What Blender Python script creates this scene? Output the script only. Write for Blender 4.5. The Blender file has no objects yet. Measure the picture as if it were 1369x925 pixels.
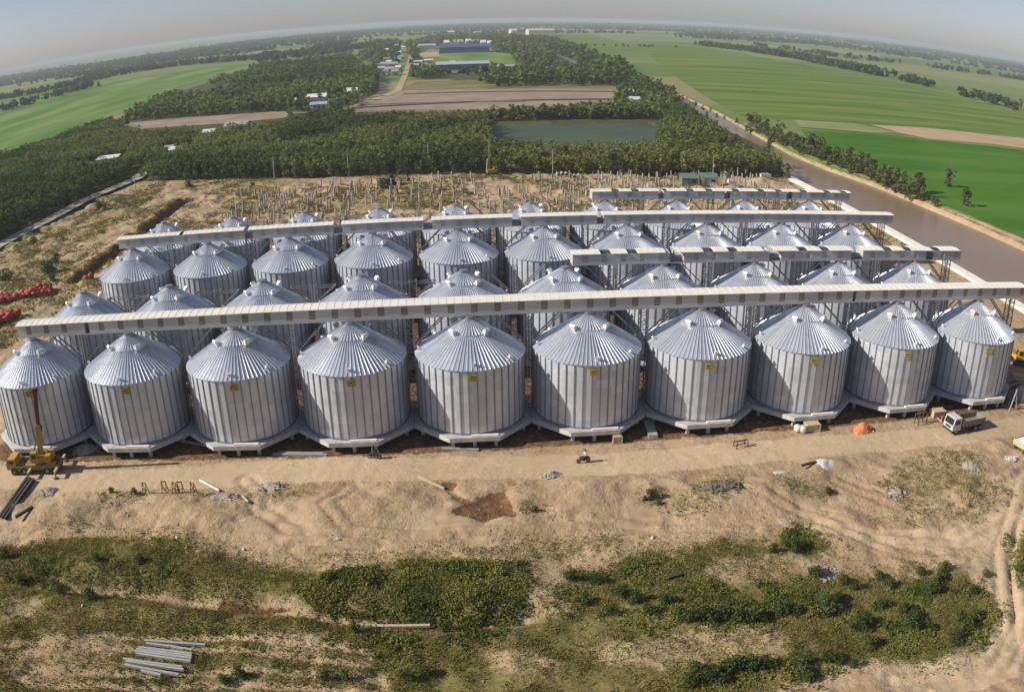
import bpy, math, random
import numpy as np
from mathutils import Vector, Matrix
from math import sin, cos, pi, radians as R

rnd = random.Random(7)
nrng = np.random.default_rng(11)
scene = bpy.context.scene
C = scene.collection

# ------------------------------------------------------------------ camera model (drone with a wide lens)
W0, H0 = 1369, 925
PITCH, ROLL, FPX, K3 = 0.3802, 0.0117, 1157.8375, -0.0567
ZB = 1.7                      # top of the silo platforms
EAVE = ZB + 8.736
APEX = ZB + 13.03
RS = 6.83                     # silo radius
CZ = APEX + 36.5156
CX, CY = 56.757, -101.425
YAW = 0.0844
ROWS = [0.0, 20.0, 45.12, 65.41]
ca, sa = cos(YAW), sin(YAW)

def ray(px, py):
    x, y = px - W0/2, -(py - H0/2)
    r = math.hypot(x, y); th = r/FPX
    for _ in range(20): th = r/FPX - K3*th**3
    ph = math.atan2(y, x) - ROLL
    d, X, U = cos(th), sin(th)*cos(ph), sin(th)*sin(ph)
    cp, sp = cos(PITCH), sin(PITCH)
    Y, Z = d*cp + U*sp, -d*sp + U*cp
    return (ca*X + sa*Y, -sa*X + ca*Y, Z)

def G(px, py, z=0.0):
    """the place on the ground that a photo point shows"""
    v = ray(px, py); t = (z - CZ)/min(v[2], -0.004)
    return (CX + v[0]*t, CY + v[1]*t)

def GP(pts, z=0.0): return [G(a, b, z) for a, b in pts]

# ------------------------------------------------------------------ numpy noise and polygon helpers
def _hash(ix, iy, seed):
    n = (ix.astype(np.int64)*374761393 + iy.astype(np.int64)*668265263 + seed*1442695041) & 0x7fffffff
    n = ((n ^ (n >> 13))*1274126177) & 0x7fffffff
    return ((n ^ (n >> 16)) & 0xffff)/65535.0

def vnoise(x, y, seed=0):
    ix, iy = np.floor(x), np.floor(y)
    fx, fy = x - ix, y - iy
    fx, fy = fx*fx*(3 - 2*fx), fy*fy*(3 - 2*fy)
    a, b = _hash(ix, iy, seed), _hash(ix + 1, iy, seed)
    c, d = _hash(ix, iy + 1, seed), _hash(ix + 1, iy + 1, seed)
    return (a*(1 - fx) + b*fx)*(1 - fy) + (c*(1 - fx) + d*fx)*fy

def fbm(x, y, scale, octaves=4, seed=0):
    out, amp, tot = 0*x, 1.0, 0.0
    for o in range(octaves):
        k = 2.0**o/scale
        out = out + amp*vnoise(x*k + 17.3*o, y*k - 9.1*o, seed + o); tot += amp; amp *= 0.5
    return out/tot

def sdf(x, y, poly):
    """signed distance to a polygon, positive inside"""
    d2 = np.full(x.shape, 1e18); ins = np.zeros(x.shape, bool)
    n = len(poly)
    for i in range(n):
        (ax, ay), (bx, by) = poly[i], poly[(i + 1) % n]
        ex, ey = bx - ax, by - ay
        t = np.clip(((x - ax)*ex + (y - ay)*ey)/(ex*ex + ey*ey + 1e-12), 0, 1)
        d2 = np.minimum(d2, (x - ax - t*ex)**2 + (y - ay - t*ey)**2)
        if ay != by:
            c = ((ay > y) != (by > y)) & (x < (bx - ax)*(y - ay)/(by - ay) + ax)
            ins ^= c
    d = np.sqrt(d2)
    return np.where(ins, d, -d)

def pdist(x, y, line):
    d2 = np.full(x.shape, 1e18)
    for i in range(len(line) - 1):
        (ax, ay), (bx, by) = line[i], line[i + 1]
        ex, ey = bx - ax, by - ay
        t = np.clip(((x - ax)*ex + (y - ay)*ey)/(ex*ex + ey*ey + 1e-12), 0, 1)
        d2 = np.minimum(d2, (x - ax - t*ex)**2 + (y - ay - t*ey)**2)
    return np.sqrt(d2)

def sm(v, a, b):
    t = np.clip((v - a)/(b - a), 0, 1); return t*t*(3 - 2*t)

# ------------------------------------------------------------------ layout polygons (on the ground)
RIVER = [(176.6, 20), (176.6, 170), (182, 205), (193.6, 241.8), (192.8, 300.9), (206.6, 407), (214, 452), (225, 560),
         (232, 560), (225, 486), (216, 369), (206, 282), (200, 224), (201.5, 190), (206, 164), (208.6, 135), (211, 111),
         (213.5, 83), (218, 60), (222, 20), (226, -80), (176.6, -80)]
SITE = GP([(0, 340), (60, 305), (120, 272), (186, 243), (400, 239), (560, 233), (700, 232), (880, 236), (1052, 239)]) + \
       [(176.6, 168), (176.6, -75), (160, -120), (-60, -120), (-80, 60)]
POND = GP([(652, 166), (760, 164), (868, 163.5), (893, 184), (780, 190), (657, 187)])
BROWN = GP([(462, 151), (525, 122), (820, 121), (822, 139), (640, 150)])
STRIP = GP([(150, 167), (280, 156), (390, 148.5), (383, 158), (300, 166), (190, 173)])
TRENCH = [(-24.1, 162.5), (-26, 118), (-28.3, 76.7)]
DITCH = GP([(-300, 790), (-60, 760), (60, 778), (150, 783), (240, 797), (330, 806), (410, 814), (480, 826), (560, 828), (640, 826), (705, 820)])
PIT = GP([(598, 650), (628, 664), (660, 655), (690, 645), (684, 668), (686, 690), (640, 702), (612, 692)])
GRASS = [GP(p) for p in (
    [(-330, 770), (-80, 730), (0, 728), (110, 710), (230, 722), (330, 738), (430, 756), (540, 747), (705, 750), (708, 800), (752, 812), (768, 762),
     (860, 732), (960, 722), (1070, 706), (1100, 730), (1085, 765), (1180, 765), (1260, 748), (1320, 795), (1338, 850), (1270, 885),
     (1180, 885), (1100, 915), (1000, 940), (500, 990), (-80, 1010), (-330, 1010)],
    [(1355, 720), (1400, 700), (1400, 780), (1356, 772)],)]
BARE = [GP(p) for p in (
    [(340, 788), (400, 798), (412, 822), (370, 815)],
    [(955, 745), (1090, 738), (1095, 765), (1040, 778), (975, 788), (930, 772)],
    [(780, 862), (880, 845), (1000, 838), (1060, 848), (1050, 882), (960, 892), (880, 895), (800, 885)],
    [(60, 848), (160, 848), (150, 905), (30, 918), (0, 895)], [(350, 848), (440, 850), (432, 878), (360, 872)],
    [(640, 870), (720, 868), (760, 890), (690, 905), (650, 895)], [(10, 800), (60, 795), (50, 830), (5, 830)],
    [(1080, 890), (1200, 880), (1280, 895), (1250, 925), (1080, 925)],)]
TALL = [GP(p) for p in (
    [(400, 790), (440, 768), (545, 755), (700, 754), (706, 812), (690, 826), (560, 824), (425, 812)],
    [(762, 800), (900, 790), (1090, 800), (1085, 832), (900, 842), (770, 826)],
    [(1085, 775), (1180, 770), (1285, 756), (1325, 815), (1310, 858), (1230, 868), (1130, 850)],
    [(-300, 765), (-60, 735), (60, 738), (130, 762), (250, 772), (236, 792), (100, 785), (-60, 772), (-300, 800)],
    [(905, 905), (960, 882), (1030, 886), (1130, 893), (1120, 908), (1000, 914), (920, 924)],
    [(760, 790), (800, 762), (870, 745), (900, 760), (860, 785), (790, 800)],
    [(1020, 730), (1060, 705), (1098, 728), (1080, 745)], [(1358, 722), (1400, 700), (1400, 775), (1358, 770)],
    [(500, 845), (700, 838), (720, 858), (520, 872)],)]
SPARSE = [GP(p) for p in (
    [(1195, 620), (1300, 610), (1345, 660), (1320, 700), (1210, 680), (1170, 650)], [(850, 655), (900, 655), (990, 640), (1010, 665), (900, 690), (850, 678)],
    [(700, 672), (725, 680), (722, 690), (690, 688)], [(130, 650), (180, 655), (190, 670), (140, 672)], [(330, 650), (450, 640), (460, 655), (345, 668)],
    [(0, 700), (150, 700), (330, 728), (120, 712)], [(1040, 640), (1120, 650), (1110, 668), (1050, 660)], [(1150, 680), (1240, 690), (1220, 700), (1160, 694)],
    [(400, 735), (600, 728), (760, 715), (880, 715), (760, 750), (420, 752)])]
SCRUB = [GP(p) for p in (
    [(0, 345), (185, 247), (215, 262), (90, 340), (0, 372)], [(0, 365), (90, 345), (140, 330), (110, 375), (0, 400)],
    [(230, 245), (330, 240), (430, 240), (420, 250), (240, 256)], [(440, 250), (580, 250), (590, 280), (450, 285)], [(300, 270), (440, 262), (450, 285), (300, 290)],
    [(0, 430), (60, 412), (110, 400), (90, 420), (0, 465)])]
TREES = dict(
    FA=GP([(-190, 420), (-40, 338), (0, 322), (60, 291), (120, 262), (172, 238), (196, 214), (160, 190), (150, 166), (100, 180), (-40, 220), (-190, 290)]),
    FB=GP([(192, 244), (400, 240), (560, 234), (700, 233), (880, 237), (1050, 238), (1060, 226), (1010, 196), (950, 168), (915, 152), (885, 160),
           (898, 188), (780, 195), (655, 192), (640, 157), (470, 158), (388, 166), (300, 178), (205, 206)]),
    FC=GP([(150, 165), (380, 150), (455, 150), (505, 124), (505, 84), (490, 100), (470, 78), (345, 92), (250, 120)]),
    FI=GP([(110, 192), (150, 171), (290, 164), (392, 158), (388, 172), (300, 182), (205, 210), (196, 218), (160, 196)]),
    FD=GP([(640, 154), (820, 143), (866, 142), (868, 160.5), (652, 162.5)]),
    FE=GP([(822, 139), (850, 112), (900, 132), (914, 150), (884, 160), (868, 161), (868, 142)]),
    FF=GP([(652, 119), (820, 117), (845, 106), (770, 92), (700, 98), (640, 101), (560, 98), (552, 106), (640, 108)]),
    FG=GP([(690, 86), (770, 92), (845, 106), (835, 94), (775, 72), (740, 56), (662, 50), (655, 64)]),
    FH=GP([(480, 80), (530, 92), (535, 64), (580, 52), (660, 48), (655, 62), (590, 62), (556, 72), (548, 80), (542, 60), (500, 68)]))

# ------------------------------------------------------------------ terrain height
def height_np(x, y):
    x = np.asarray(x, float); y = np.asarray(y, float)
    near = 1 - sm(np.hypot(x - 57, y + 20), 320, 420)
    south = sm(-y, 14.5, 17.5)*sm(y, -140, -100)*sm(x, -80, -30)*(1 - sm(x, 180, 230))
    h = south*((fbm(x, y, 14, 2, 3) - .45)*0.9 + (fbm(x, y, 4.2, 3, 5) - .5)*0.75 + (fbm(x, y, 1.5, 3, 9) - .45)*.5*sm(fbm(x, y, 7, 2, 13), .36, .6))
    # bank of tipped sand below the haul road
    ridge = np.exp(-((y + 19.5 + 1.5*np.sin(x*0.23))/2.4)**2)
    h = h + south*ridge*(fbm(x, y, 6, 3, 21) - .15)*1.15
    for (cx, cy, rx, ry, hh) in ((46, -20.5, 6, 3.0, .9), (72, -20, 6, 3, .7), (92, -22, 5, 3, .6), (30, -22, 4, 2.5, .6), (10, -21, 4, 3, .7), (118, -25, 6, 4, .5)):
        h = h + hh*np.exp(-((x - cx)/rx)**2 - ((y - cy)/ry)**2)*(0.7 + .6*fbm(x, y, 2.5, 2, 31))
    h = h - .65*sm(sdf(x, y, PIT) + 2.2*(fbm(x, y, 2.2, 3, 91) - .5), -0.8, 1.2)*near
    dd = pdist(x, y, DITCH)
    h = h - 1.1*np.exp(-(dd/1.5)**2) + 0.25*np.exp(-((dd - 3)/1.4)**2)
    # site behind the silos
    north = sm(y, 74, 84)*(1 - sm(y, 165, 190)) + (1 - sm(x, -26, -14))*sm(y, -40, 30)*(1 - sm(y, 175, 200))
    north = np.clip(north, 0, 1)*near*(x < 170)
    h = h + north*((fbm(x, y, 16, 3, 41) - .45)*1.0 + (fbm(x, y, 3.6, 4, 43) - .5)*2.3)
    td = pdist(x, y, TRENCH)
    sgn = np.where(x < np.interp(y, [76.7, 118, 162.5], [-28.3, -26, -24.1]), 1, -1)
    inT = sm(y, 72, 80)*(1 - sm(y, 158, 166))
    h = h + inT*(1.2*np.exp(-((td*sgn - 2.6)/1.6)**2)*(.6 + .7*fbm(x, y, 3, 2, 51)) - 1.2*np.exp(-((td*sgn + .6)/1.1)**2))
    h = h + 2.0*np.exp(-((x - 161)/6)**2 - ((y - 156)/4.5)**2) + 1.2*np.exp(-((x - 40)/4)**2 - ((y - 172)/3)**2)
    # spoil heaps between the rows and at the left end
    h = h + 1.6*np.exp(-((x + 17)/4)**2 - ((y - 22)/4)**2) + 1.0*np.exp(-((x + 12)/3)**2 - ((y - 30)/3)**2)*(.5 + fbm(x, y, 2, 2, 61))
    h = h + .8*np.exp(-((x - 158)/8)**2 - ((y - 18)/6)**2)*(fbm(x, y, 2.5, 3, 63))
    # wheel ruts in the foreground
    for k, ln in enumerate(RUTS):
        d = pdist(x, y, ln)
        for o in (.9,):
            h = h - .30*np.exp(-((d - o)/.3)**2)*near
    # river bed and banks
    rv = sdf(x, y, RIVER)
    h = np.where(rv > 0, -3.0*sm(rv, 0, 2.0), h)
    east = (x > 196)*near
    h = h + east*np.exp(-((rv + 3.5)/2.2)**2)*(.6 + .8*fbm(x, y, 5, 3, 71))
    h = np.where((rv > 0) & (x < 180), -3.0, h)
    h = h - 2.2*sm(sdf(x, y, POND), -3, 3)
    return h

RUTS = [GP([(1369, 640), (1355, 690), (1340, 740), (1345, 800), (1350, 850), (1310, 890), (1200, 905)]),
        GP([(1369, 700), (1362, 760), (1369, 830), (1340, 890), (1250, 925)]),
        GP([(1080, 700), (1180, 715), (1280, 720), (1340, 690), (1369, 670)]),
        GP([(400, 735), (600, 728), (760, 712), (900, 700), (1080, 690)]),
        GP([(330, 640), (350, 660), (345, 680), (400, 712)]),
        GP([(380, 705), (560, 712), (760, 700), (900, 690), (1100, 682)]), GP([(0, 715), (150, 708), (330, 718), (500, 728)]), GP([(1000, 655), (1100, 690), (1200, 735), (1290, 745)]),
        GP([(1120, 640), (1200, 670), (1290, 672), (1369, 620)]), GP([(1180, 700), (1260, 690), (1340, 650)]), GP([(780, 690), (870, 700), (1000, 705)]), GP([(470, 650), (440, 680), (470, 710), (600, 716)]),
        GP([(0, 870), (140, 855), (300, 858), (480, 880)]), GP([(40, 905), (200, 912), (330, 905), (500, 915)])]

def HZ(x, y): return float(height_np(np.array([x]), np.array([y]))[0])

# ------------------------------------------------------------------ materials
def mat(name, col=(.5, .5, .5), rough=.6, metal=0.0, var=0.0, vscale=1.0, bump=0.0, bscale=6.0, hue=None, spec=.5):
    m = bpy.data.materials.new(name); m.use_nodes = True
    nt = m.node_tree; b = nt.nodes['Principled BSDF']
    b.inputs['Base Color'].default_value = (*col, 1); b.inputs['Roughness'].default_value = rough
    b.inputs['Metallic'].default_value = metal; b.inputs['Specular IOR Level'].default_value = spec
    tc = nt.nodes.new('ShaderNodeTexCoord')
    if var > 0:
        n = nt.nodes.new('ShaderNodeTexNoise'); n.inputs['Scale'].default_value = vscale; n.inputs['Detail'].default_value = 6
        n.inputs['Roughness'].default_value = .65
        nt.links.new(tc.outputs['Object'], n.inputs['Vector'])
        rp = nt.nodes.new('ShaderNodeValToRGB')
        lo = hue if hue else tuple(c*(1 - var) for c in col)
        rp.color_ramp.elements[0].position = .32; rp.color_ramp.elements[1].position = .68
        rp.color_ramp.elements[0].color = (*lo, 1); rp.color_ramp.elements[1].color = (*[min(1, c*(1 + var*.6)) for c in col], 1)
        nt.links.new(n.outputs['Fac'], rp.inputs['Fac']); nt.links.new(rp.outputs['Color'], b.inputs['Base Color'])
    if bump > 0:
        n2 = nt.nodes.new('ShaderNodeTexNoise'); n2.inputs['Scale'].default_value = bscale; n2.inputs['Detail'].default_value = 5
        nt.links.new(tc.outputs['Object'], n2.inputs['Vector'])
        bp = nt.nodes.new('ShaderNodeBump'); bp.inputs['Strength'].default_value = bump; bp.inputs['Distance'].default_value = .1
        nt.links.new(n2.outputs['Fac'], bp.inputs['Height']); nt.links.new(bp.outputs['Normal'], b.inputs['Normal'])
    return m

def node(nt, t, **kw):
    n = nt.nodes.new(t)
    for k, v in kw.items(): setattr(n, k, v)
    return n

def math_node(nt, op, a, b=None):
    n = nt.nodes.new('ShaderNodeMath'); n.operation = op
    for i, v in enumerate((a, b)):
        if v is None: continue
        if isinstance(v, (int, float)): n.inputs[i].default_value = v
        else: nt.links.new(v, n.inputs[i])
    return n.outputs[0]

def galvanised(name, kind):
    """zinc coated sheet: every sheet has a slightly different spangle and wear"""
    m = bpy.data.materials.new(name); m.use_nodes = True
    nt = m.node_tree; b = nt.nodes['Principled BSDF']; L = nt.links.new
    tc = node(nt, 'ShaderNodeTexCoord'); geo = node(nt, 'ShaderNodeObjectInfo')
    sep = node(nt, 'ShaderNodeSeparateXYZ'); L(tc.outputs['Object'], sep.inputs[0])
    ang = math_node(nt, 'ARCTAN2', sep.outputs['Y'], sep.outputs['X'])
    k = {'wall': 20, 'roof': 36}[kind]
    a = math_node(nt, 'FLOOR', math_node(nt, 'MULTIPLY', ang, k/(2*pi)))
    if kind == 'wall': z = math_node(nt, 'FLOOR', math_node(nt, 'MULTIPLY', sep.outputs['Z'], 1/1.1))
    else: z = math_node(nt, 'FLOOR', math_node(nt, 'MULTIPLY', sep.outputs['Z'], .36))
    cmb = node(nt, 'ShaderNodeCombineXYZ'); L(a, cmb.inputs[0]); L(z, cmb.inputs[1])
    L(math_node(nt, 'MULTIPLY', geo.outputs['Random'], 57.0), cmb.inputs[2])
    wn = node(nt, 'ShaderNodeTexWhiteNoise', noise_dimensions='3D'); L(cmb.outputs[0], wn.inputs['Vector'])
    no = node(nt, 'ShaderNodeTexNoise'); no.inputs['Scale'].default_value = .9; no.inputs['Detail'].default_value = 7; no.inputs['Roughness'].default_value = .7
    mp = node(nt, 'ShaderNodeMapping'); mp.inputs['Scale'].default_value = (1, 1, .35 if kind == 'wall' else 1)
    L(tc.outputs['Object'], mp.inputs[0]); L(mp.outputs[0], no.inputs['Vector'])
    mixv = math_node(nt, 'ADD', math_node(nt, 'MULTIPLY', wn.outputs['Value'], .42), math_node(nt, 'ADD', math_node(nt, 'MULTIPLY', no.outputs['Fac'], .70), math_node(nt, 'MULTIPLY', geo.outputs['Random'], .12)))
    rp = node(nt, 'ShaderNodeValToRGB')
    rp.color_ramp.elements[0].position = .25; rp.color_ramp.elements[1].position = .95
    lo, hi = ((.43, .465, .52), (.60, .63, .68)) if kind == 'wall' else ((.56, .59, .64), (.76, .78, .82))
    rp.color_ramp.elements[0].color = (*lo, 1); rp.color_ramp.elements[1].color = (*hi, 1)
    L(mixv, rp.inputs[0]); L(rp.outputs[0], b.inputs['Base Color'])
    b.inputs['Metallic'].default_value = .42 if kind == 'wall' else .68
    rr = node(nt, 'ShaderNodeMapRange'); rr.inputs['To Min'].default_value = .38; rr.inputs['To Max'].default_value = .58
    if kind == 'roof': rr.inputs['To Min'].default_value, rr.inputs['To Max'].default_value = .24, .42
    L(no.outputs['Fac'], rr.inputs['Value']); L(rr.outputs[0], b.inputs['Roughness'])
    bp = node(nt, 'ShaderNodeBump'); bp.inputs['Strength'].default_value = .35; bp.inputs['Distance'].default_value = .05
    n3 = node(nt, 'ShaderNodeTexNoise'); n3.inputs['Scale'].default_value = 2.2; n3.inputs['Detail'].default_value = 3
    L(tc.outputs['Object'], n3.inputs['Vector'])
    if kind == 'wall':
        wv = math_node(nt, 'SINE', math_node(nt, 'MULTIPLY', sep.outputs['Z'], 2*pi/.22))
        hgt = math_node(nt, 'ADD', math_node(nt, 'MULTIPLY', wv, .12), n3.outputs['Fac'])
        L(hgt, bp.inputs['Height'])
    else: L(n3.outputs['Fac'], bp.inputs['Height'])
    L(bp.outputs['Normal'], b.inputs['Normal'])
    return m

M = {}
M['wall'] = galvanised('galvanised_wall', 'wall')
M['roof'] = galvanised('galvanised_roof', 'roof')
M['stiff'] = mat('stiffener_steel', (.25, .26, .29), .5, .5, .25, 3)
M['vent'] = mat('vent_white', (.72, .72, .70), .45, .2, .12, 4)
M['dark'] = mat('dark_opening', (.03, .03, .03), .8)
M['concrete'] = mat('platform_concrete', (.42, .41, .395), .85, 0, .25, .8, .3, 4)
M['concrete_pale'] = mat('pale_concrete', (.70, .66, .57), .85, 0, .15, .6, .2, 5)
M['pile'] = mat('pile_concrete', (.31, .275, .215), .9, 0, .3, 1.5, .3, 8)
M['yellow'] = mat('sign_yellow', (.42, .31, .05), .5, 0, .3, 5)
M['signtext'] = mat('sign_marks', (.14, .10, .03), .6)
M['gal_wall'] = mat('gallery_cladding', (.42, .415, .40), .6, .05, .10, .5)
M['gal_roof'] = mat('gallery_roof', (.68, .645, .57), .55, .0, .08, .4)
M['gal_win'] = mat('gallery_window', (.215, .195, .15), .3, 0, .3, 2)
M['gal_win2'] = mat('gallery_panel', (.36, .355, .34), .5, .2, .15, 2)
M['steel'] = mat('tower_steel', (.27, .28, .29), .55, .55, .2, 2)
M['crane_y'] = mat('crane_yellow', (.40, .245, .035), .45, 0, .25, 2.5)
M['dirty_y'] = mat('muddy_yellow', (.24, .16, .06), .7, .1, .4, 1.2)
M['boom_red'] = mat('boom_dark_red', (.10, .02, .022), .45, 0, .2, 2)
M['rubber'] = mat('tyre_rubber', (.025, .025, .027), .85, 0, .2, 6)
M['glass'] = mat('dark_glass', (.02, .025, .03), .1)
M['chassis'] = mat('chassis_black', (.05, .047, .045), .7, .2, .3, 4)
M['white'] = mat('white_paint', (.45, .44, .40), .4, 0, .08, 3)
M['bed'] = mat('bed_grey', (.21, .195, .165), .7, .1, .3, 2)
M['tan'] = mat('dusty_tan', (.47, .37, .22), .75, 0, .25, 2)
M['tarp'] = mat('pale_tarp', (.62, .63, .64), .6, 0, .2, 1.5, .4, 3)
M['rust'] = mat('rusty_steel', (.12, .065, .04), .85, .2, .35, 4)
M['rust2'] = mat('brown_steel', (.10, .065, .045), .8, .3, .3, 3)
M['dsteel'] = mat('dark_beam_steel', (.06, .055, .055), .6, .3, .25, 2)
M['pipe'] = mat('grey_pile_pipe', (.29, .295, .285), .75, 0, .15, 1.5)
M['bag'] = mat('orange_red_bag', (.37, .062, .03), .8, 0, .35, 1.2, .4, 4)
M['brickheap'] = mat('orange_heap', (.52, .19, .075), .9, 0, .35, 2.5, .8, 6)
M['excav'] = mat('excavator_yellow', (.60, .33, .02), .5, 0, .25, 2)
M['wood'] = mat('grey_timber', (.42, .34, .23), .85, 0, .25, 3)
M['roof_white'] = mat('roof_white', (.66, .66, .64), .5, .1, .2, .3)
M['roof_grey'] = mat('roof_grey', (.36, .37, .37), .6, .2, .3, .3)
M['roof_blue'] = mat('roof_blue', (.05, .095, .22), .5, .1, .2, .1)
M['roof_bluegrey'] = mat('roof_bluegrey', (.36, .42, .46), .5, .1, .2, .2)
M['roof_tan'] = mat('roof_tan', (.52, .46, .33), .6, 0, .15, .2)
M['roof_brown'] = mat('roof_brown', (.24, .17, .13), .8, 0, .3, .4)
M['roof_green'] = mat('roof_green', (.11, .17, .14), .6, 0, .2, .6)
M['hwall'] = mat('house_wall', (.52, .50, .44), .8, 0, .2, .4)
M['hwall_blue'] = mat('house_wall_blue', (.08, .12, .23), .7, 0, .2, .2)
M['bark'] = mat('bark', (.15, .115, .08), .9, 0, .3, 3)
M['water_r'] = mat('river_water', (.20, .145, .09), .25, 0, .12, .02, .12, 1.2, spec=.2)
M['water_p'] = mat('pond_water', (.060, .088, .058), .5, 0, .25, .03, .06, .9, spec=.04)
M['skin'] = mat('skin', (.30, .17, .11), .6)
M['shirt'] = mat('pale_shirt', (.55, .53, .50), .8)
M['shirt2'] = mat('dark_shirt', (.10, .10, .13), .8)
M['trouser'] = mat('dark_trousers', (.05, .05, .06), .8)
M['hair'] = mat('dark_helmet', (.03, .03, .03), .5)
M['rubble'] = mat('rubble_grey', (.30, .265, .215), .9, 0, .35, 2, .6, 6)
M['sheet'] = mat('white_sheet', (.52, .50, .45), .7, 0, .15, 2, .5, 3)
M['scrap'] = mat('scrap_brown', (.15, .115, .085), .9, 0, .5, 1.5)
M['clod'] = mat('clod_soil', (.30, .215, .13), .95, 0, .45, .5)
M['road'] = mat('grey_road', (.34, .31, .26), .9, 0, .2, .4, .2, 2)
M['brownfield'] = mat('ploughed_soil', (.245, .185, .135), .95, 0, .28, .045, .3, .6, hue=(.17, .125, .085))
M['tanfield'] = mat('dry_field', (.36, .255, .15), .95, 0, .18, .05)

def field_mat(name, c0, c1, c2, s=.012, stretch=(1, 6, 1), rot=0.0):
    """crop colour: broad bands along the sowing direction, and fine mottling"""
    m = bpy.data.materials.new(name); m.use_nodes = True
    nt = m.node_tree; b = nt.nodes['Principled BSDF']; L = nt.links.new
    b.inputs['Roughness'].default_value = .95; b.inputs['Specular IOR Level'].default_value = .05
    tc = node(nt, 'ShaderNodeTexCoord'); mp = node(nt, 'ShaderNodeMapping')
    mp.inputs['Scale'].default_value = stretch; mp.inputs['Rotation'].default_value = (0, 0, rot)
    L(tc.outputs['Object'], mp.inputs[0])
    n1 = node(nt, 'ShaderNodeTexNoise'); n1.inputs['Scale'].default_value = s; n1.inputs['Detail'].default_value = 5
    L(mp.outputs[0], n1.inputs['Vector'])
    n2 = node(nt, 'ShaderNodeTexNoise'); n2.inputs['Scale'].default_value = .35; n2.inputs['Detail'].default_value = 6; n2.inputs['Roughness'].default_value = .7
    L(tc.outputs['Object'], n2.inputs['Vector'])
    v = math_node(nt, 'ADD', math_node(nt, 'MULTIPLY', n1.outputs['Fac'], .8), math_node(nt, 'MULTIPLY', n2.outputs['Fac'], .2))
    rp = node(nt, 'ShaderNodeValToRGB'); e = rp.color_ramp.elements
    e[0].position = .40; e[0].color = (*c0, 1); e[1].position = .60; e[1].color = (*c2, 1)
    x = e.new(.5); x.color = (*c1, 1)
    L(v, rp.inputs[0]); L(rp.outputs[0], b.inputs['Base Color'])
    return m
M['f_main'] = field_mat('rice_field', (.070, .130, .020), (.105, .160, .028), (.142, .182, .04), .006, (1, 7, 1), .25)
M['f_bright'] = field_mat('bright_rice_field', (.040, .115, .010), (.052, .14, .012), (.075, .155, .02), .01, (1, 4, 1), .3)
M['f_pale'] = field_mat('pale_field', (.15, .18, .07), (.19, .21, .09), (.24, .23, .12), .008, (1, 5, 1), .2)
M['f_left'] = field_mat('left_rice_field', (.075, .15, .03), (.11, .185, .045), (.17, .22, .07), .005, (5, 1, 1), .2)
M['f_olive'] = field_mat('rough_pasture', (.13, .12, .045), (.17, .155, .06), (.21, .18, .085), .02, (1, 3, 1), 0)

def foliage_mat(name, dark, mid, light, per_object=False, rough=.75):
    m = bpy.data.materials.new(name); m.use_nodes = True
    nt = m.node_tree; b = nt.nodes['Principled BSDF']; L = nt.links.new
    b.inputs['Roughness'].default_value = rough; b.inputs['Specular IOR Level'].default_value = .25
    at = node(nt, 'ShaderNodeAttribute', attribute_name='tint')
    v = at.outputs['Fac']
    if per_object:
        oi = node(nt, 'ShaderNodeObjectInfo')
        v = math_node(nt, 'ADD', math_node(nt, 'MULTIPLY', v, .5), math_node(nt, 'MULTIPLY', oi.outputs['Random'], .5))
    rp = node(nt, 'ShaderNodeValToRGB'); e = rp.color_ramp.elements
    e[0].position = .1; e[0].color = (*dark, 1); e[1].position = .9; e[1].color = (*light, 1)
    x = e.new(.5); x.color = (*mid, 1)
    L(v, rp.inputs[0]); L(rp.outputs[0], b.inputs['Base Color'])
    tr = node(nt, 'ShaderNodeBsdfTranslucent'); L(rp.outputs[0], tr.inputs['Color'])
    mx = node(nt, 'ShaderNodeMixShader'); mx.inputs[0].default_value = .38
    L(b.outputs[0], mx.inputs[1]); L(tr.outputs[0], mx.inputs[2])
    L(mx.outputs[0], nt.nodes['Material Output'].inputs['Surface'])
    return m
M['leaf'] = foliage_mat('forest_leaves', (.062, .094, .020), (.118, .158, .030), (.185, .21, .048), True)
M['leaf_stuff'] = foliage_mat('woodland_leaves', (.062, .092, .022), (.115, .152, .032), (.178, .20, .048))
M['leaf_far'] = foliage_mat('far_leaves', (.044, .066, .028), (.068, .092, .038), (.10, .118, .048))
M['leaf_bank'] = foliage_mat('bank_tree_leaves', (.062, .078, .026), (.11, .125, .04), (.16, .165, .06), True)
M['leaf_shrub'] = foliage_mat('shrub_leaves', (.040, .066, .016), (.066, .10, .024), (.11, .138, .036), True)
M['grass'] = foliage_mat('grass_blades', (.11, .112, .022), (.18, .162, .036), (.265, .21, .07), rough=.8)
M['weeds'] = foliage_mat('tall_weeds', (.082, .112, .020), (.148, .172, .030), (.225, .215, .055), rough=.8)

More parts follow.
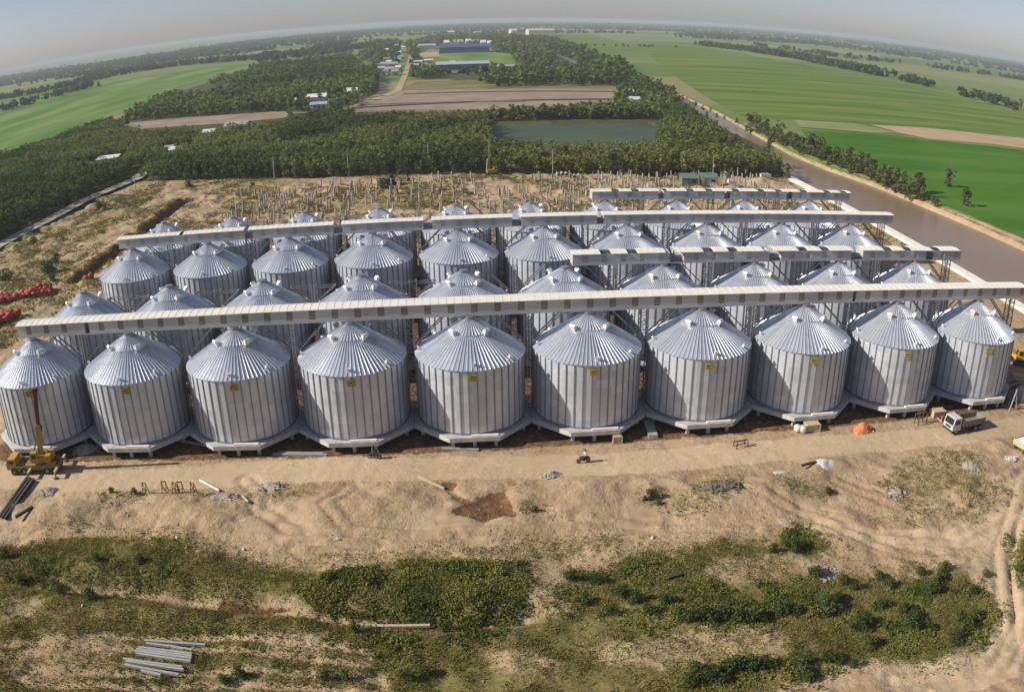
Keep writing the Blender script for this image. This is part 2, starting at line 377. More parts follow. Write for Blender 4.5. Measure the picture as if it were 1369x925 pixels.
# ------------------------------------------------------------------ mesh building
class MB:
    def __init__(s): s.v, s.f, s.m = [], [], []
    def add(s, vs, fs, mi=0):
        o = len(s.v); s.v += [tuple(v) for v in vs]; s.f += [tuple(i + o for i in f) for f in fs]; s.m += [mi]*len(fs); return s
    def box(s, c, d, mi=0, rz=0.0, M4=None):
        hx, hy, hz = d[0]/2, d[1]/2, d[2]/2
        vs = [(x, y, z) for z in (-hz, hz) for x, y in ((-hx, -hy), (hx, -hy), (hx, hy), (-hx, hy))]
        if M4 is not None: vs = [tuple(M4 @ Vector(v)) for v in vs]
        else:
            cr, sr = cos(rz), sin(rz)
            vs = [(c[0] + x*cr - y*sr, c[1] + x*sr + y*cr, c[2] + z) for x, y, z in vs]
        return s.add(vs, [(3, 2, 1, 0), (4, 5, 6, 7), (0, 1, 5, 4), (1, 2, 6, 5), (2, 3, 7, 6), (3, 0, 4, 7)], mi)
    def bar(s, a, b, w, h=None, mi=0):
        a, b = Vector(a), Vector(b); h = h or w; d = b - a; L = d.length
        if L < 1e-6: return s
        q = d.to_track_quat('Z', 'Y').to_matrix().to_4x4()
        return s.box(None, (w, h, L), mi, M4=Matrix.Translation((a + b)/2) @ q)
    def tube(s, a, b, r0, r1=None, n=10, mi=0, cap=True):
        a, b = Vector(a), Vector(b); r1 = r0 if r1 is None else r1
        q = (b - a).to_track_quat('Z', 'Y')
        vs = []
        for p, r in ((a, r0), (b, r1)):
            vs += [p + q @ Vector((r*cos(2*pi*i/n), r*sin(2*pi*i/n), 0)) for i in range(n)]
        fs = [(i, (i + 1) % n, n + (i + 1) % n, n + i) for i in range(n)]
        if cap: fs += [tuple(range(n - 1, -1, -1)), tuple(range(n, 2*n))]
        return s.add(vs, fs, mi)
    def lathe(s, prof, n=24, mi=0, c=(0, 0, 0)):
        vs = [(c[0] + r*cos(2*pi*i/n), c[1] + r*sin(2*pi*i/n), c[2] + z) for r, z in prof for i in range(n)]
        fs = [(k*n + i, k*n + (i + 1) % n, (k + 1)*n + (i + 1) % n, (k + 1)*n + i) for k in range(len(prof) - 1) for i in range(n)]
        return s.add(vs, fs, mi)
    def prism(s, poly, z0, z1, mi=0):
        n = len(poly); vs = [(x, y, z0) for x, y in poly] + [(x, y, z1) for x, y in poly]
        return s.add(vs, [tuple(range(n - 1, -1, -1)), tuple(range(n, 2*n))] + [(i, (i + 1) % n, n + (i + 1) % n, n + i) for i in range(n)], mi)
    def extrude_y(s, poly, y0, y1, mi=0):       # polygon given in x,z
        n = len(poly); vs = [(x, y0, z) for x, z in poly] + [(x, y1, z) for x, z in poly]
        return s.add(vs, [tuple(range(n)), tuple(range(2*n - 1, n - 1, -1))] + [(i, n + i, n + (i + 1) % n, (i + 1) % n) for i in range(n)], mi)
    def mesh(s, name, mats, smooth=False):
        me = bpy.data.meshes.new(name); me.from_pydata(s.v, [], s.f)
        for m in (mats if isinstance(mats, (list, tuple)) else [mats]): me.materials.append(m)
        me.polygons.foreach_set('material_index', s.m)
        if smooth: me.polygons.foreach_set('use_smooth', [True]*len(s.f))
        me.update(); return me
    def build(s, name, mats, parent=None, smooth=False):
        return link(name, s.mesh(name, mats, smooth), parent)

def link(name, data, parent=None):
    o = bpy.data.objects.new(name, data); C.objects.link(o)
    if parent is not None: o.parent = parent
    return o

def tag(o, label=None, cat=None, group=None, kind=None):
    if label: o['label'] = label
    if cat: o['category'] = cat
    if group: o['group'] = group
    if kind: o['kind'] = kind
    return o

def thing(name, loc, label, cat, rz=0.0, group=None):
    o = bpy.data.objects.new(name, None); C.objects.link(o); o.empty_display_size = .3
    o.location = loc; o.rotation_euler = (0, 0, rz)
    return tag(o, label, cat, group)

def copy_tree(o, parent=None):
    c = o.copy(); C.objects.link(c)
    if parent is not None: c.parent = parent
    for ch in list(o.children): copy_tree(ch, c)
    return c

def struct(name, o): o['kind'] = 'structure'; return o

def np_mesh(name, verts, faces, mats, tint=None, smooth=False, midx=None):
    """big mesh from numpy arrays; faces all with the same number of corners"""
    me = bpy.data.meshes.new(name); nv, (nf, k) = len(verts), faces.shape
    me.vertices.add(nv); me.vertices.foreach_set('co', verts.astype(np.float32).ravel())
    me.loops.add(nf*k); me.loops.foreach_set('vertex_index', faces.astype(np.int32).ravel())
    me.polygons.add(nf); me.polygons.foreach_set('loop_start', np.arange(0, nf*k, k, dtype=np.int32))
    if midx is not None: me.polygons.foreach_set('material_index', midx.astype(np.int32))
    if smooth: me.polygons.foreach_set('use_smooth', np.ones(nf, bool))
    for m in (mats if isinstance(mats, (list, tuple)) else [mats]): me.materials.append(m)
    if tint is not None:
        a = me.attributes.new('tint', 'FLOAT', 'FACE'); a.data.foreach_set('value', tint.astype(np.float32))
    me.update(calc_edges=True); return me

def rand_unit(n):
    v = nrng.normal(size=(n, 3)); return v/np.linalg.norm(v, axis=1)[:, None]

def quads(centres, size, normals=None, jitter=.35):
    """leaf clumps: one bent quad around every centre"""
    n = len(centres)
    nn = rand_unit(n) if normals is None else normals + 1.5*rand_unit(n)
    nn /= np.linalg.norm(nn, axis=1)[:, None]
    t = np.cross(nn, rand_unit(n)); t /= np.linalg.norm(t, axis=1)[:, None] + 1e-9
    b = np.cross(nn, t)
    s = (size*(1 + jitter*nrng.uniform(-1, 1, n)))[:, None]*.5
    v = np.stack([centres - t*s - b*s*.8, centres + t*s - b*s*.6, centres + t*s*.8 + b*s, centres - t*s*.7 + b*s*.8], 1).reshape(-1, 3)
    v += nrng.normal(size=v.shape)*np.repeat(s, 4, 0)*.18
    f = np.arange(4*n).reshape(n, 4)
    return v, f

# ------------------------------------------------------------------ world, sun, camera
AZ = R(-4); EL = R(32)
to_sun = Vector((-cos(AZ)*cos(EL), sin(AZ)*cos(EL), sin(EL)))
w = bpy.data.worlds.new('World'); scene.world = w; w.use_nodes = True
nt = w.node_tree; bg = nt.nodes['Background']
sky = nt.nodes.new('ShaderNodeTexSky'); sky.sky_type = 'NISHITA'; sky.sun_disc = False
sky.sun_elevation = EL; sky.sun_rotation = math.atan2(to_sun.x, to_sun.y)
sky.altitude = 50; sky.air_density = 1.0; sky.dust_density = 0.5; sky.ozone_density = 2.0
hs = nt.nodes.new('ShaderNodeHueSaturation'); hs.inputs['Saturation'].default_value = .62
nt.links.new(sky.outputs[0], hs.inputs['Color']); tn = nt.nodes.new('ShaderNodeMix'); tn.data_type = 'RGBA'; tn.blend_type = 'MULTIPLY'; tn.inputs['Factor'].default_value = 1; tn.inputs['B'].default_value = (.89, .895, 1.06, 1)
nt.links.new(hs.outputs[0], tn.inputs['A']); nt.links.new(tn.outputs['Result'], bg.inputs['Color']); bg.inputs['Strength'].default_value = .062
sl = bpy.data.lights.new('sun', 'SUN'); sl.energy = 4.8; sl.angle = R(.5); sl.color = (1, .93, .82)
so = link('sun', sl); so.rotation_euler = to_sun.to_track_quat('Z', 'Y').to_euler(); so.location = (0, 0, 200)

cam = bpy.data.cameras.new('camera'); co = link('camera', cam); scene.camera = co
SW = 36.0; PXMM = W0/SW
cam.sensor_fit = 'HORIZONTAL'; cam.sensor_width = SW; cam.sensor_height = SW*691/1024
cam.type = 'PANO'; cam.panorama_type = 'FISHEYE_LENS_POLYNOMIAL'
th = np.linspace(0, .85, 200); rmm = FPX*(th + K3*th**3)/PXMM
A = np.stack([rmm, rmm**2, rmm**3, rmm**4], 1); ks = np.linalg.lstsq(A, th, rcond=None)[0]
cam.fisheye_polynomial_k0 = 0.0
cam.fisheye_polynomial_k1, cam.fisheye_polynomial_k2 = -ks[0], -ks[1]
cam.fisheye_polynomial_k3, cam.fisheye_polynomial_k4 = -ks[2], -ks[3]
cam.fisheye_fov = pi
cam.clip_start = .5; cam.clip_end = 200000
fw = Vector((sa*cos(PITCH), ca*cos(PITCH), -sin(PITCH)))
rt = Vector((ca, -sa, 0)); up = rt.cross(fw)
r2 = rt*cos(ROLL) - up*sin(ROLL); u2 = up*cos(ROLL) + rt*sin(ROLL)
mtx = Matrix((r2, u2, -fw)).transposed().to_4x4(); mtx.translation = (CX, CY, CZ)
co.matrix_world = mtx

scene.view_settings.view_transform = 'Standard'; scene.view_settings.look = 'None'
scene.view_settings.exposure = 0.54; scene.view_settings.gamma = 1.0; scene.view_settings.use_curve_mapping = False
scene.cycles.max_bounces = 5; scene.cycles.diffuse_bounces = 3; scene.cycles.glossy_bounces = 3
scene.cycles.volume_bounces = 1; scene.cycles.transmission_bounces = 2; scene.cycles.sample_clamp_indirect = 4
scene.cycles.use_denoising = True

# ------------------------------------------------------------------ ground sheet
def growth(a, b, s0, g):
    out, x, s = [], a, s0
    sgn = 1 if b > a else -1
    while (b - x)*sgn > 0:
        s *= g; x += sgn*s; out.append(x)
    return out
xs = sorted(set([round(v, 3) for v in list(np.arange(-20, 136, .42)) + list(np.arange(-130, -20, .8)) + list(np.arange(136, 262, 1.0))
     + growth(-130, -70000, 1.4, 1.13) + growth(262, 70000, 1.2, 1.13)]))
ys = sorted(set([round(v, 3) for v in list(np.arange(-68, -6, .36)) + list(np.arange(-6, 74, 2.0)) + list(np.arange(74, 200, .8))
     + list(np.arange(200, 460, 2.6)) + growth(-68, -4000, .5, 1.3) + growth(460, 70000, 3, 1.11)]))
X, Y = np.meshgrid(np.array(xs), np.array(ys)); nx, ny = len(xs), len(ys)
Hh = height_np(X, Y)
def blur_noise(sc, seed): return fbm(X, Y, sc, 3, seed) - .5
a_site = sm(sdf(X, Y, SITE) + 4*blur_noise(5, 100), -1.5, 1.5)
rvX = sdf(X, Y, RIVER)
bw = np.interp(Y, [60, 110, 150, 230], [5.0, 2.6, .5, 0])
a_site = np.maximum(a_site*(rvX < 1), sm(-rvX, -3, 0)*sm(rvX + bw, -1.2, 1.2)*(X > 190)*.85)
a_forest = np.zeros_like(X)
for k, p in TREES.items(): a_forest = np.maximum(a_forest, sm(sdf(X, Y, p), -6, 4))
a_forest = np.maximum(a_forest, sm(sdf(X, Y, GP([(150, 165), (470, 150), (640, 152), (820, 140), (905, 132), (1062, 226), (1050, 238), (560, 233), (190, 243), (-60, 345), (-60, 215)])), -6, 4))
a_forest *= (1 - a_site)
g = np.zeros_like(X)
gnz = 5.0*(fbm(X, Y, 6, 4, 405) - .5)
for p in GRASS: g = np.maximum(g, sm(sdf(X, Y, p) + gnz, -2.4, 2.4)*.8)
for p in BARE: g = g*(1 - .45*sm(sdf(X, Y, p), -.9, .9))
for p in TALL: g = np.maximum(g, .9*sm(sdf(X, Y, p) + .6*gnz, -1.2, 1.0))
for p in SPARSE: g = np.maximum(g, .45*sm(sdf(X, Y, p), -1, 1))
for p in SCRUB: g = np.maximum(g, .5*sm(sdf(X, Y, p), -3, 3))
g = np.maximum(g, .42*a_site*sm(fbm(X, Y, 9, 4, 421), .46, .66)*((Y > 78) | (X < -16)))
g = g*(1 - .8*np.max([np.exp(-((pdist(X, Y, l) - .9)/.5)**2) for l in RUTS], axis=0))
dd = pdist(X, Y, DITCH); g = g*(1 - .7*np.exp(-(dd/.9)**2))
ROADX = [-40, 7, 38, 66, 94, 117, 140, 180]; ROADY = [-12.3, -12.4, -11.4, -12.0, -13.2, -13.3, -12.8, -12.8]
rd = np.abs(Y + .6*np.sin(X*.11) - np.interp(X, ROADX, ROADY))
a_pack = sm(-rd + 1.2*blur_noise(3, 130), -3.3, -2.3)*(X > -30)*(X < 176)
for l in RUTS[:3]: a_pack = np.maximum(a_pack, .75*sm(-pdist(X, Y, l) + 2*blur_noise(3, 131), -2.6, -1.0))
a_pack = np.maximum(a_pack, .8*sm(-pdist(X, Y, [(-20, -5), (-12, 8), (-14, 40), (-20, 70)]), -4, -1.5))
a_wet_shade = sm(sdf(X, Y, PIT) + 3.4*blur_noise(2.2, 91), -.8, .9)
a_wet_shade = np.maximum(a_wet_shade, .8*np.exp(-(dd/1.0)**2)*(fbm(X, Y, 6, 2, 142) > .42))
td = pdist(X, Y, TRENCH); a_wet_shade = np.maximum(a_wet_shade, .72*sm(-td + 5*blur_noise(4, 143), -3.2, -1.4)*(Y > 74)*(Y < 164))
a_wet_shade = np.maximum(a_wet_shade, .7*sm(fbm(X, Y, 9, 3, 145), .6, .72)*(Y > 160)*(Y < 180)*(X > -10)*(X < 120))
a_wet_shade = np.maximum(a_wet_shade, .62*sm(sdf(X, Y, [(-8, -7.9), (143, -7.9), (143, 73), (-8, 73)]) + 1.2*blur_noise(2.5, 147), -.7, .5))  # damp brown soil plus painted shade under and around the silo platforms
a_wet_shade = np.maximum(a_wet_shade, .55*sm(-rvX, 0, .6)*sm(rvX, -2.6, -1.6)*(X > 190))
V3 = np.stack([X, Y, Hh], -1).reshape(-1, 3)
ii = np.arange(nx*ny).reshape(ny, nx)
F4 = np.stack([ii[:-1, :-1], ii[:-1, 1:], ii[1:, 1:], ii[1:, :-1]], -1).reshape(-1, 4)

def ground_mat():
    m = bpy.data.materials.new('ground'); m.use_nodes = True
    nt = m.node_tree; b = nt.nodes['Principled BSDF']; L = nt.links.new
    b.inputs['Roughness'].default_value = .95; b.inputs['Specular IOR Level'].default_value = .15
    tc = node(nt, 'ShaderNodeTexCoord')
    def noise(scale, detail=6, rough=.65, vec=None):
        n = node(nt, 'ShaderNodeTexNoise'); n.inputs['Scale'].default_value = scale; n.inputs['Detail'].default_value = detail
        n.inputs['Roughness'].default_value = rough; L(vec or tc.outputs['Object'], n.inputs['Vector']); return n.outputs['Fac']
    def ramp(v, stops):
        r = node(nt, 'ShaderNodeValToRGB'); e = r.color_ramp.elements
        e[0].position, e[0].color = stops[0][0], (*stops[0][1], 1); e[1].position, e[1].color = stops[-1][0], (*stops[-1][1], 1)
        for p, c in stops[1:-1]: x = e.new(p); x.color = (*c, 1)
        L(v, r.inputs[0]); return r.outputs[0]
    def attr(n): return node(nt, 'ShaderNodeAttribute', attribute_name=n).outputs['Fac']
    def mix(f, a, c):
        x = node(nt, 'ShaderNodeMix', data_type='RGBA'); L(f, x.inputs['Factor']); L(a, x.inputs['A']); L(c, x.inputs['B']); return x.outputs['Result']
    def edge(a, nz, k=.9, lo=.38, hi=.62):
        v = math_node(nt, 'ADD', a, math_node(nt, 'MULTIPLY', math_node(nt, 'SUBTRACT', nz, .5), k))
        r = node(nt, 'ShaderNodeMapRange', interpolation_type='SMOOTHSTEP'); r.inputs['From Min'].default_value = lo; r.inputs['From Max'].default_value = hi
        L(v, r.inputs['Value']); return r.outputs[0]
    # far farmland: patchwork of plots
    mp = node(nt, 'ShaderNodeMapping'); mp.inputs['Rotation'].default_value = (0, 0, .3); mp.inputs['Scale'].default_value = (.0016, .0042, 1)
    L(tc.outputs['Object'], mp.inputs[0])
    vo = node(nt, 'ShaderNodeTexVoronoi', feature='F1', distance='CHEBYCHEV'); vo.inputs['Scale'].default_value = 1; L(mp.outputs[0], vo.inputs['Vector'])
    sp = node(nt, 'ShaderNodeSeparateColor'); L(vo.outputs['Color'], sp.inputs[0])
    fv = math_node(nt, 'ADD', math_node(nt, 'MULTIPLY', sp.outputs[0], .8), math_node(nt, 'MULTIPLY', noise(.02), .25))
    farm = ramp(fv, [(.1, (.085, .14, .035)), (.4, (.13, .18, .05)), (.65, (.18, .20, .075)), (.85, (.22, .20, .10)), (1, (.11, .16, .045))])
    forest = ramp(noise(.25), [(.3, (.04, .05, .02)), (.7, (.09, .085, .04))])
    ms = node(nt, 'ShaderNodeMapping'); ms.inputs['Scale'].default_value = (.22, 2.4, 1); ms.inputs['Rotation'].default_value = (0, 0, .06); L(tc.outputs['Object'], ms.inputs[0])
    streak = noise(1.0, 5, .6, ms.outputs[0])
    s_hi, s_mid, s_lo = math_node(nt, 'ADD', math_node(nt, 'MULTIPLY', noise(1.6, 8, .75), .6), math_node(nt, 'MULTIPLY', streak, .4)), noise(.16, 5), noise(.035, 4)
    sv = math_node(nt, 'ADD', math_node(nt, 'MULTIPLY', s_hi, .4), math_node(nt, 'ADD', math_node(nt, 'MULTIPLY', s_mid, .4), math_node(nt, 'MULTIPLY', s_lo, .25)))
    sand = ramp(sv, [(.36, (.20, .13, .07)), (.47, (.315, .222, .132)), (.57, (.375, .275, .172)), (.68, (.43, .335, .225))])
    pack = ramp(math_node(nt, 'ADD', math_node(nt, 'MULTIPLY', s_hi, .5), math_node(nt, 'MULTIPLY', s_lo, .5)), [(.36, (.335, .245, .15)), (.52, (.43, .325, .21)), (.66, (.48, .37, .245))])
    grass = ramp(math_node(nt, 'ADD', math_node(nt, 'MULTIPLY', noise(2.3, 8, .75), .5), math_node(nt, 'MULTIPLY', noise(.22, 5), .5)),
                 [(.35, (.080, .080, .024)), (.5, (.145, .128, .040)), (.64, (.225, .175, .080))])
    wet_shade = ramp(noise(1.1, 6), [(.35, (.095, .048, .024)), (.65, (.185, .10, .052))])
    c = mix(edge(attr('forest'), noise(.3)), farm, forest)
    c = mix(edge(attr('sand'), noise(.8)), c, sand)
    c = mix(edge(attr('pack'), s_hi), c, pack)
    c = mix(edge(attr('grass'), noise(.9, 8, .75), 1.5, .30, .75), c, grass)
    c = mix(edge(attr('wet_shade'), noise(1.3)), c, wet_shade)
    L(c, b.inputs['Base Color'])
    bp = node(nt, 'ShaderNodeBump'); bp.inputs['Strength'].default_value = .9; bp.inputs['Distance'].default_value = .26
    hb = math_node(nt, 'ADD', math_node(nt, 'MULTIPLY', noise(2.2, 7, .7), 1.0), math_node(nt, 'MULTIPLY', noise(.6, 4), .8))
    hb = math_node(nt, 'MULTIPLY', hb, edge(math_node(nt, 'MULTIPLY', noise(.11, 3), 1.0), noise(.5), .5, .36, .66))
    hb = math_node(nt, 'MULTIPLY', hb, math_node(nt, 'SUBTRACT', 1.0, math_node(nt, 'MULTIPLY', attr('pack'), .55)))
    L(hb, bp.inputs['Height']); L(bp.outputs[0], b.inputs['Normal'])
    return m
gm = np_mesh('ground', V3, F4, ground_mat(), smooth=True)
for nme, arr in (('sand', a_site), ('forest', a_forest), ('grass', g), ('pack', a_pack), ('wet_shade', a_wet_shade)):
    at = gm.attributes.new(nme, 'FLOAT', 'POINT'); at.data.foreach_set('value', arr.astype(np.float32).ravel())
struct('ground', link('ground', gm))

def sheet(name, poly, z, m, kind='structure'):
    n = len(poly); mb = MB(); mb.add([(x, y, z) for x, y in poly], [tuple(range(n))])
    o = mb.build(name, m); o['kind'] = kind
    if o.data.polygons[0].normal.z < 0: o.data.flip_normals()
    return o
sheet('river', [(174, -90), (174, 170), (178, 210), (188, 243), (187, 302), (200, 408), (206, 470), (240, 470), (230, 369), (218, 282), (214, 224),
                (214, 190), (216, 164), (219, 135), (222, 111), (226, 83), (232, 50), (240, -90)], -1.1, M['water_r'])
sheet('river', GP([(731, 71), (745, 75), (757, 80), (772, 90), (790, 92), (770, 82), (750, 75), (736, 70.5)]), .35, M['water_r'])
sheet('pond', [(x + (x - 118)*.05, y + (y - 285)*.08) for x, y in POND], -.75, M['water_p'])
sheet('field', GP([(866, 72), (890, 95), (945, 131), (1000, 160), (1062, 160), (1369, 192), (1420, 190), (1420, 165), (1369, 150), (1200, 112), (1100, 92), (940, 64), (860, 60), (770, 62), (790, 72)]), .16, M['f_main'])
sheet('field', [G(1420, 206), G(1369, 204), G(1250, 188), G(1165, 179), G(1070, 173), G(1085, 195)] + [(204.5, 232), (205, 190), (209.5, 164), (212, 135), (216, 111), (219.5, 83), (225, 50), (232, -40), (420, -40)], .22, M['f_bright'])
sheet('field', GP([(1163, 167.5), (1240, 172), (1330, 182), (1420, 191), (1420, 206), (1369, 199), (1330, 194), (1245, 187), (1200, 178)]), .34, M['tanfield'])
sheet('field', GP([(1062, 161), (1150, 167), (1200, 178), (1165, 178.5), (1070, 171)]), .28, M['f_pale'])
sheet('field', GP([(1200, 178), (1245, 187), (1330, 194), (1420, 206), (1420, 210), (1250, 189), (1165, 179)]), .31, M['f_main'])
sheet('field', GP([(-190, 275), (-190, 190), (-60, 150), (0, 146), (100, 119), (240, 96), (345, 87), (345, 91), (240, 116), (150, 157), (100, 172), (60, 190)]), .16, M['f_left'])
sheet('field', GP([(556, 87), (690, 85), (682, 71), (590, 73), (552, 82)]), .16, M['f_left'])
sheet('field', GP([(552, 78), (588, 76), (586, 70), (555, 71)]), .2, M['tanfield'])
sheet('field', GP([(530, 121), (640, 120), (650, 118), (820, 119), (822, 112), (645, 108), (560, 109)]), .16, M['f_olive'])
sheet('field', BROWN, .2, M['brownfield']); sheet('field', STRIP, .2, M['brownfield'])
sheet('field', GP([(768, 66), (850, 72), (840, 60), (790, 47), (690, 46), (680, 50), (740, 56)]), .26, M['f_main'])
# earth banks that divide the ploughed land
for a, b in (((470, 146), (822, 134)), ((540, 127), (820, 124)), ((467, 150), (640, 149)), ((478, 142), (700, 137))):
    (ax, ay), (bx, by) = G(*a), G(*b); k = MB()
    k.bar((ax, ay, .5), (bx, by, .5), 2.2, 1.1); struct('bund', k.build('bund', M['roof_brown']))
def strip_road(name, pts, w, z, m):
    P2 = [Vector(p) for p in pts]; l, r = [], []
    for i, p in enumerate(P2):
        d = (P2[min(i + 1, len(P2) - 1)] - P2[max(i - 1, 0)]).normalized(); n = Vector((-d.y, d.x))
        l.append(tuple(p + n*w/2)); r.append(tuple(p - n*w/2))
    mb = MB()
    for i in range(len(l) - 1):
        mb.add([(*r[i], z), (*r[i + 1], z), (*l[i + 1], z), (*l[i], z)], [(0, 1, 2, 3)])
    o = mb.build(name, m); o['kind'] = 'structure'; return o
strip_road('road', [(-86, 10), (-75, 60)] + GP([(0, 330), (60, 299), (120, 267), (183, 241), (203, 222)]), 5.5, .75, M['road'])
strip_road('road', GP([(532, 122), (540, 105), (546, 88), (549, 76), (549, 64)]), 5.5, .3, M['tanfield'])
strip_road('road', GP([(532, 122), (500, 134), (462, 147), (440, 152)]), 6, .3, M['tanfield'])

# ------------------------------------------------------------------ silos
ORD = ['first', 'second', 'third', 'fourth', 'fifth', 'sixth', 'seventh', 'eighth', 'ninth', 'tenth']
ROWN = ['front row', 'second row', 'third row', 'rear row']

def cone_panels(mb, r0, z0, r1, z1, n, h, frac=.24):
    """ribbed sheet cone from (r0,z0) inner to (r1,z1) outer"""
    pat = [(0, 0), (1 - frac, 0), (1 - frac*.75, 1), (1 - frac*.25, 1)]
    ring = [[], []]
    for i in range(n):
        for u, hh in pat:
            a = 2*pi*(i + u)/n
            for k, (r, z) in enumerate(((r0, z0), (r1, z1))):
                ring[k].append((r*cos(a), r*sin(a), z + hh*h))
    m = len(ring[0])
    mb.add(ring[0] + ring[1], [(i, m + i, m + (i + 1) % m, (i + 1) % m) for i in range(m)])

wall_mb = MB()
wall_mb.lathe([(RS, 0), (RS, EAVE - ZB)], 120)
for i in range(40):
    a = 2*pi*(i + .5)/40
    wall_mb.box(((RS + .045)*cos(a), (RS + .045)*sin(a), (EAVE - ZB)/2 - .1), (.12, .13, EAVE - ZB - .3), 1, a)
wall_mb.lathe([(RS + .06, .02), (RS + .06, .22), (RS, .24)], 80, 1)
WALL = wall_mb.mesh('wall', [M['wall'], M['stiff']])
SL = (APEX - EAVE)/RS
roof_mb = MB()
zc = lambda r: APEX - ZB - .15 - (r - .35)*(APEX - EAVE - .15)/(RS - .35)
cone_panels(roof_mb, 2.5, zc(2.5), RS + .18, zc(RS + .18), 76, .10)
ROOF = roof_mb.mesh('roof', M['roof'])
cap_mb = MB()
cone_panels(cap_mb, .42, zc(.42) + .10, 2.72, zc(2.72) + .13, 40, .09)
cap_mb.lathe([(2.72, zc(2.72) + .13), (2.72, zc(2.72) - .02)], 60)
CAP = cap_mb.mesh('roof_cap', M['roof'])
col_mb = MB().lathe([(.62, zc(.6) + .05), (.62, zc(.6) + .42), (.5, zc(.6) + .46), (.0, zc(.6) + .47)], 20)
COLLAR = col_mb.mesh('top_collar', M['stiff'])

def vent_mesh(s):
    mb = MB(); mb.box((0, 0, .3*s), (.55*s, .62*s, .75*s))
    n = 8; pts = [(.28*s*cos(pi*i/n) , .55*s + .38*s*sin(pi*i/n)) for i in range(n + 1)]
    mb.extrude_y([(x + .12*s, z) for x, z in pts], -.42*s, .42*s)
    return mb.mesh('roof_vent', M['vent'])
VENT, VENT_S = vent_mesh(.86), vent_mesh(.5)
def octagon(ap, rot=pi/8):
    rr = ap/cos(pi/8); return [(rr*cos(rot + i*pi/4), rr*sin(rot + i*pi/4)) for i in range(8)]
PLAT = MB().prism(octagon(7.47), -.60, -.003).mesh('platform', M['concrete'])
COLM = MB().box((0, 0, -.72 - .75), (.42, .42, 1.5)).mesh('column', M['concrete'])
RAMP = MB().box((0, 0, .09), (3.3, .38, .18)).mesh('edge_kerb', M['concrete_pale'])
sg = MB(); sg.box((0, 0, 0), (1.05, .06, .85), 0)
sg.box((-.12, -.034, .12), (.5, .012, .22), 1); sg.box((.0, -.034, -.2), (.75, .012, .09), 1); sg.box((.32, -.034, .16), (.18, .012, .2), 1)
SIGN = sg.mesh('sign_plate', [M['yellow'], M['signtext']])
HATCH = MB().box((0, 0, 0), (.9, .16, 1.2)).mesh('roof_hatch', M['stiff'])

def make_silo(loc, label, group, front):
    t = thing('grain_silo', loc, label, 'silo', 0, group)
    link('wall', WALL, t)
    rf = link('roof', ROOF, t); link('roof_cap', CAP, t); link('top_collar', COLLAR, t)
    for i in range(4):
        a = -pi/4 + i*pi/2 - .05; v = link('roof_vent', VENT, rf); v.location = (2.75*cos(a), 2.75*sin(a), zc(2.75) + .12); v.rotation_euler = (0, SL*.5, a)
    for a in (-pi/2 + .04, 0.12, pi + .08, pi/2, -.75, 2.3):
        v = link('eave_vent', VENT_S, rf); rr = 6.35; v.location = (rr*cos(a), rr*sin(a), zc(rr) + .1); v.rotation_euler = (0, SL*.5, a)
    pl = link('platform', PLAT, t)
    for i in range(8):
        a = i*pi/4 + pi/8; c = link('column', COLM, pl); c.location = (7.0*cos(a), 7.0*sin(a), 0)
    for i in range(4):
        a = i*pi/2 - pi/2; c = link('column', COLM, pl); c.location = (6.7*cos(a), 6.7*sin(a), 0)
    for i in range(6):
        a = i*pi/3; c = link('column', COLM, pl); c.location = (3.4*cos(a), 3.4*sin(a), 0)
    if front:
        k = link('edge_kerb', RAMP, pl); k.location = (1.25, -7.12, 0)
        s = link('sign_plate', SIGN, t); a = -pi/2 + front
        s.location = ((RS + .14)*cos(a), (RS + .14)*sin(a), EAVE - ZB - 1.0); s.rotation_euler = (0, 0, a + pi/2)
    return t

front_extra = ['behind yellow crane', 'above grey sacks', 'above thin steel beams', 'above the left motorcyclist', 'above a short plank stack',
               'behind the right motorcyclist', 'right of stacked sheets', 'above white sacks', 'above orange heap', 'behind white truck']
for r, y0 in enumerate(ROWS):
    for c in range(10):
        x = c*15.0
        if r == 0:
            lab = 'grain silo with yellow plate, %s in front row, %s' % (ORD[c], front_extra[c])
            fr = math.atan2(x - CX, -CY)*-.35 + .02
            fr = fr if abs(fr) > .001 else .01
        else:
            cov = ('under the short pale gallery' if c >= 5 else 'no gallery above') if r in (1, 3) else 'under the long rear gallery'
            lab = 'grain silo, %s from left in the %s, %s' % (ORD[c], ROWN[r], cov); fr = 0
        s = make_silo((x, y0, ZB), lab, 'galvanised grain silos in four rows', fr)
        s.scale = (1, 1, 1)

# ------------------------------------------------------------------ support towers between the silos
TW, TZ = .52, 15.0
tmb = MB()
for k, sx in enumerate((-1, 1)):
    pass
LEG = MB().box((0, 0, (TZ - ZB)/2), (.13, .13, TZ - ZB)).mesh('leg', M['steel'])
br = MB(); nlev = 11; dz = (TZ - ZB)/nlev
for i in range(nlev + 1):
    z = min(i*dz + .05, TZ - ZB - .05)
    for a, b in (((-TW, -TW), (TW, -TW)), ((TW, -TW), (TW, TW)), ((TW, TW), (-TW, TW)), ((-TW, TW), (-TW, -TW))):
        br.bar((*a, z), (*b, z), .07)
        if i < nlev:
            p, q = ((*a, z), (*b, z + dz - .1)) if i % 2 else ((*b, z), (*a, z + dz - .1))
            br.bar(p, q, .055)
BRACE = br.mesh('bracing', M['steel'])
def arm_mesh(s):
    m = MB(); p, q = (s*.5, 0, 9.2), (s*4.6, 0, TZ - ZB - .1)
    m.bar((s*.5, -.5, 9.2), (s*4.6, -.5, TZ - ZB - .1), .15); m.bar((s*.5, .5, 9.2), (s*4.6, .5, TZ - ZB - .1), .15)
    for i in range(4):
        t = (i + .5)/4; z = 9.2 + t*(TZ - ZB - .1 - 9.2); xx = s*(.5 + 4.1*t); m.bar((xx, -.5, z), (xx, .5, z), .07)
    return m.mesh('strut_arm', M['steel'])
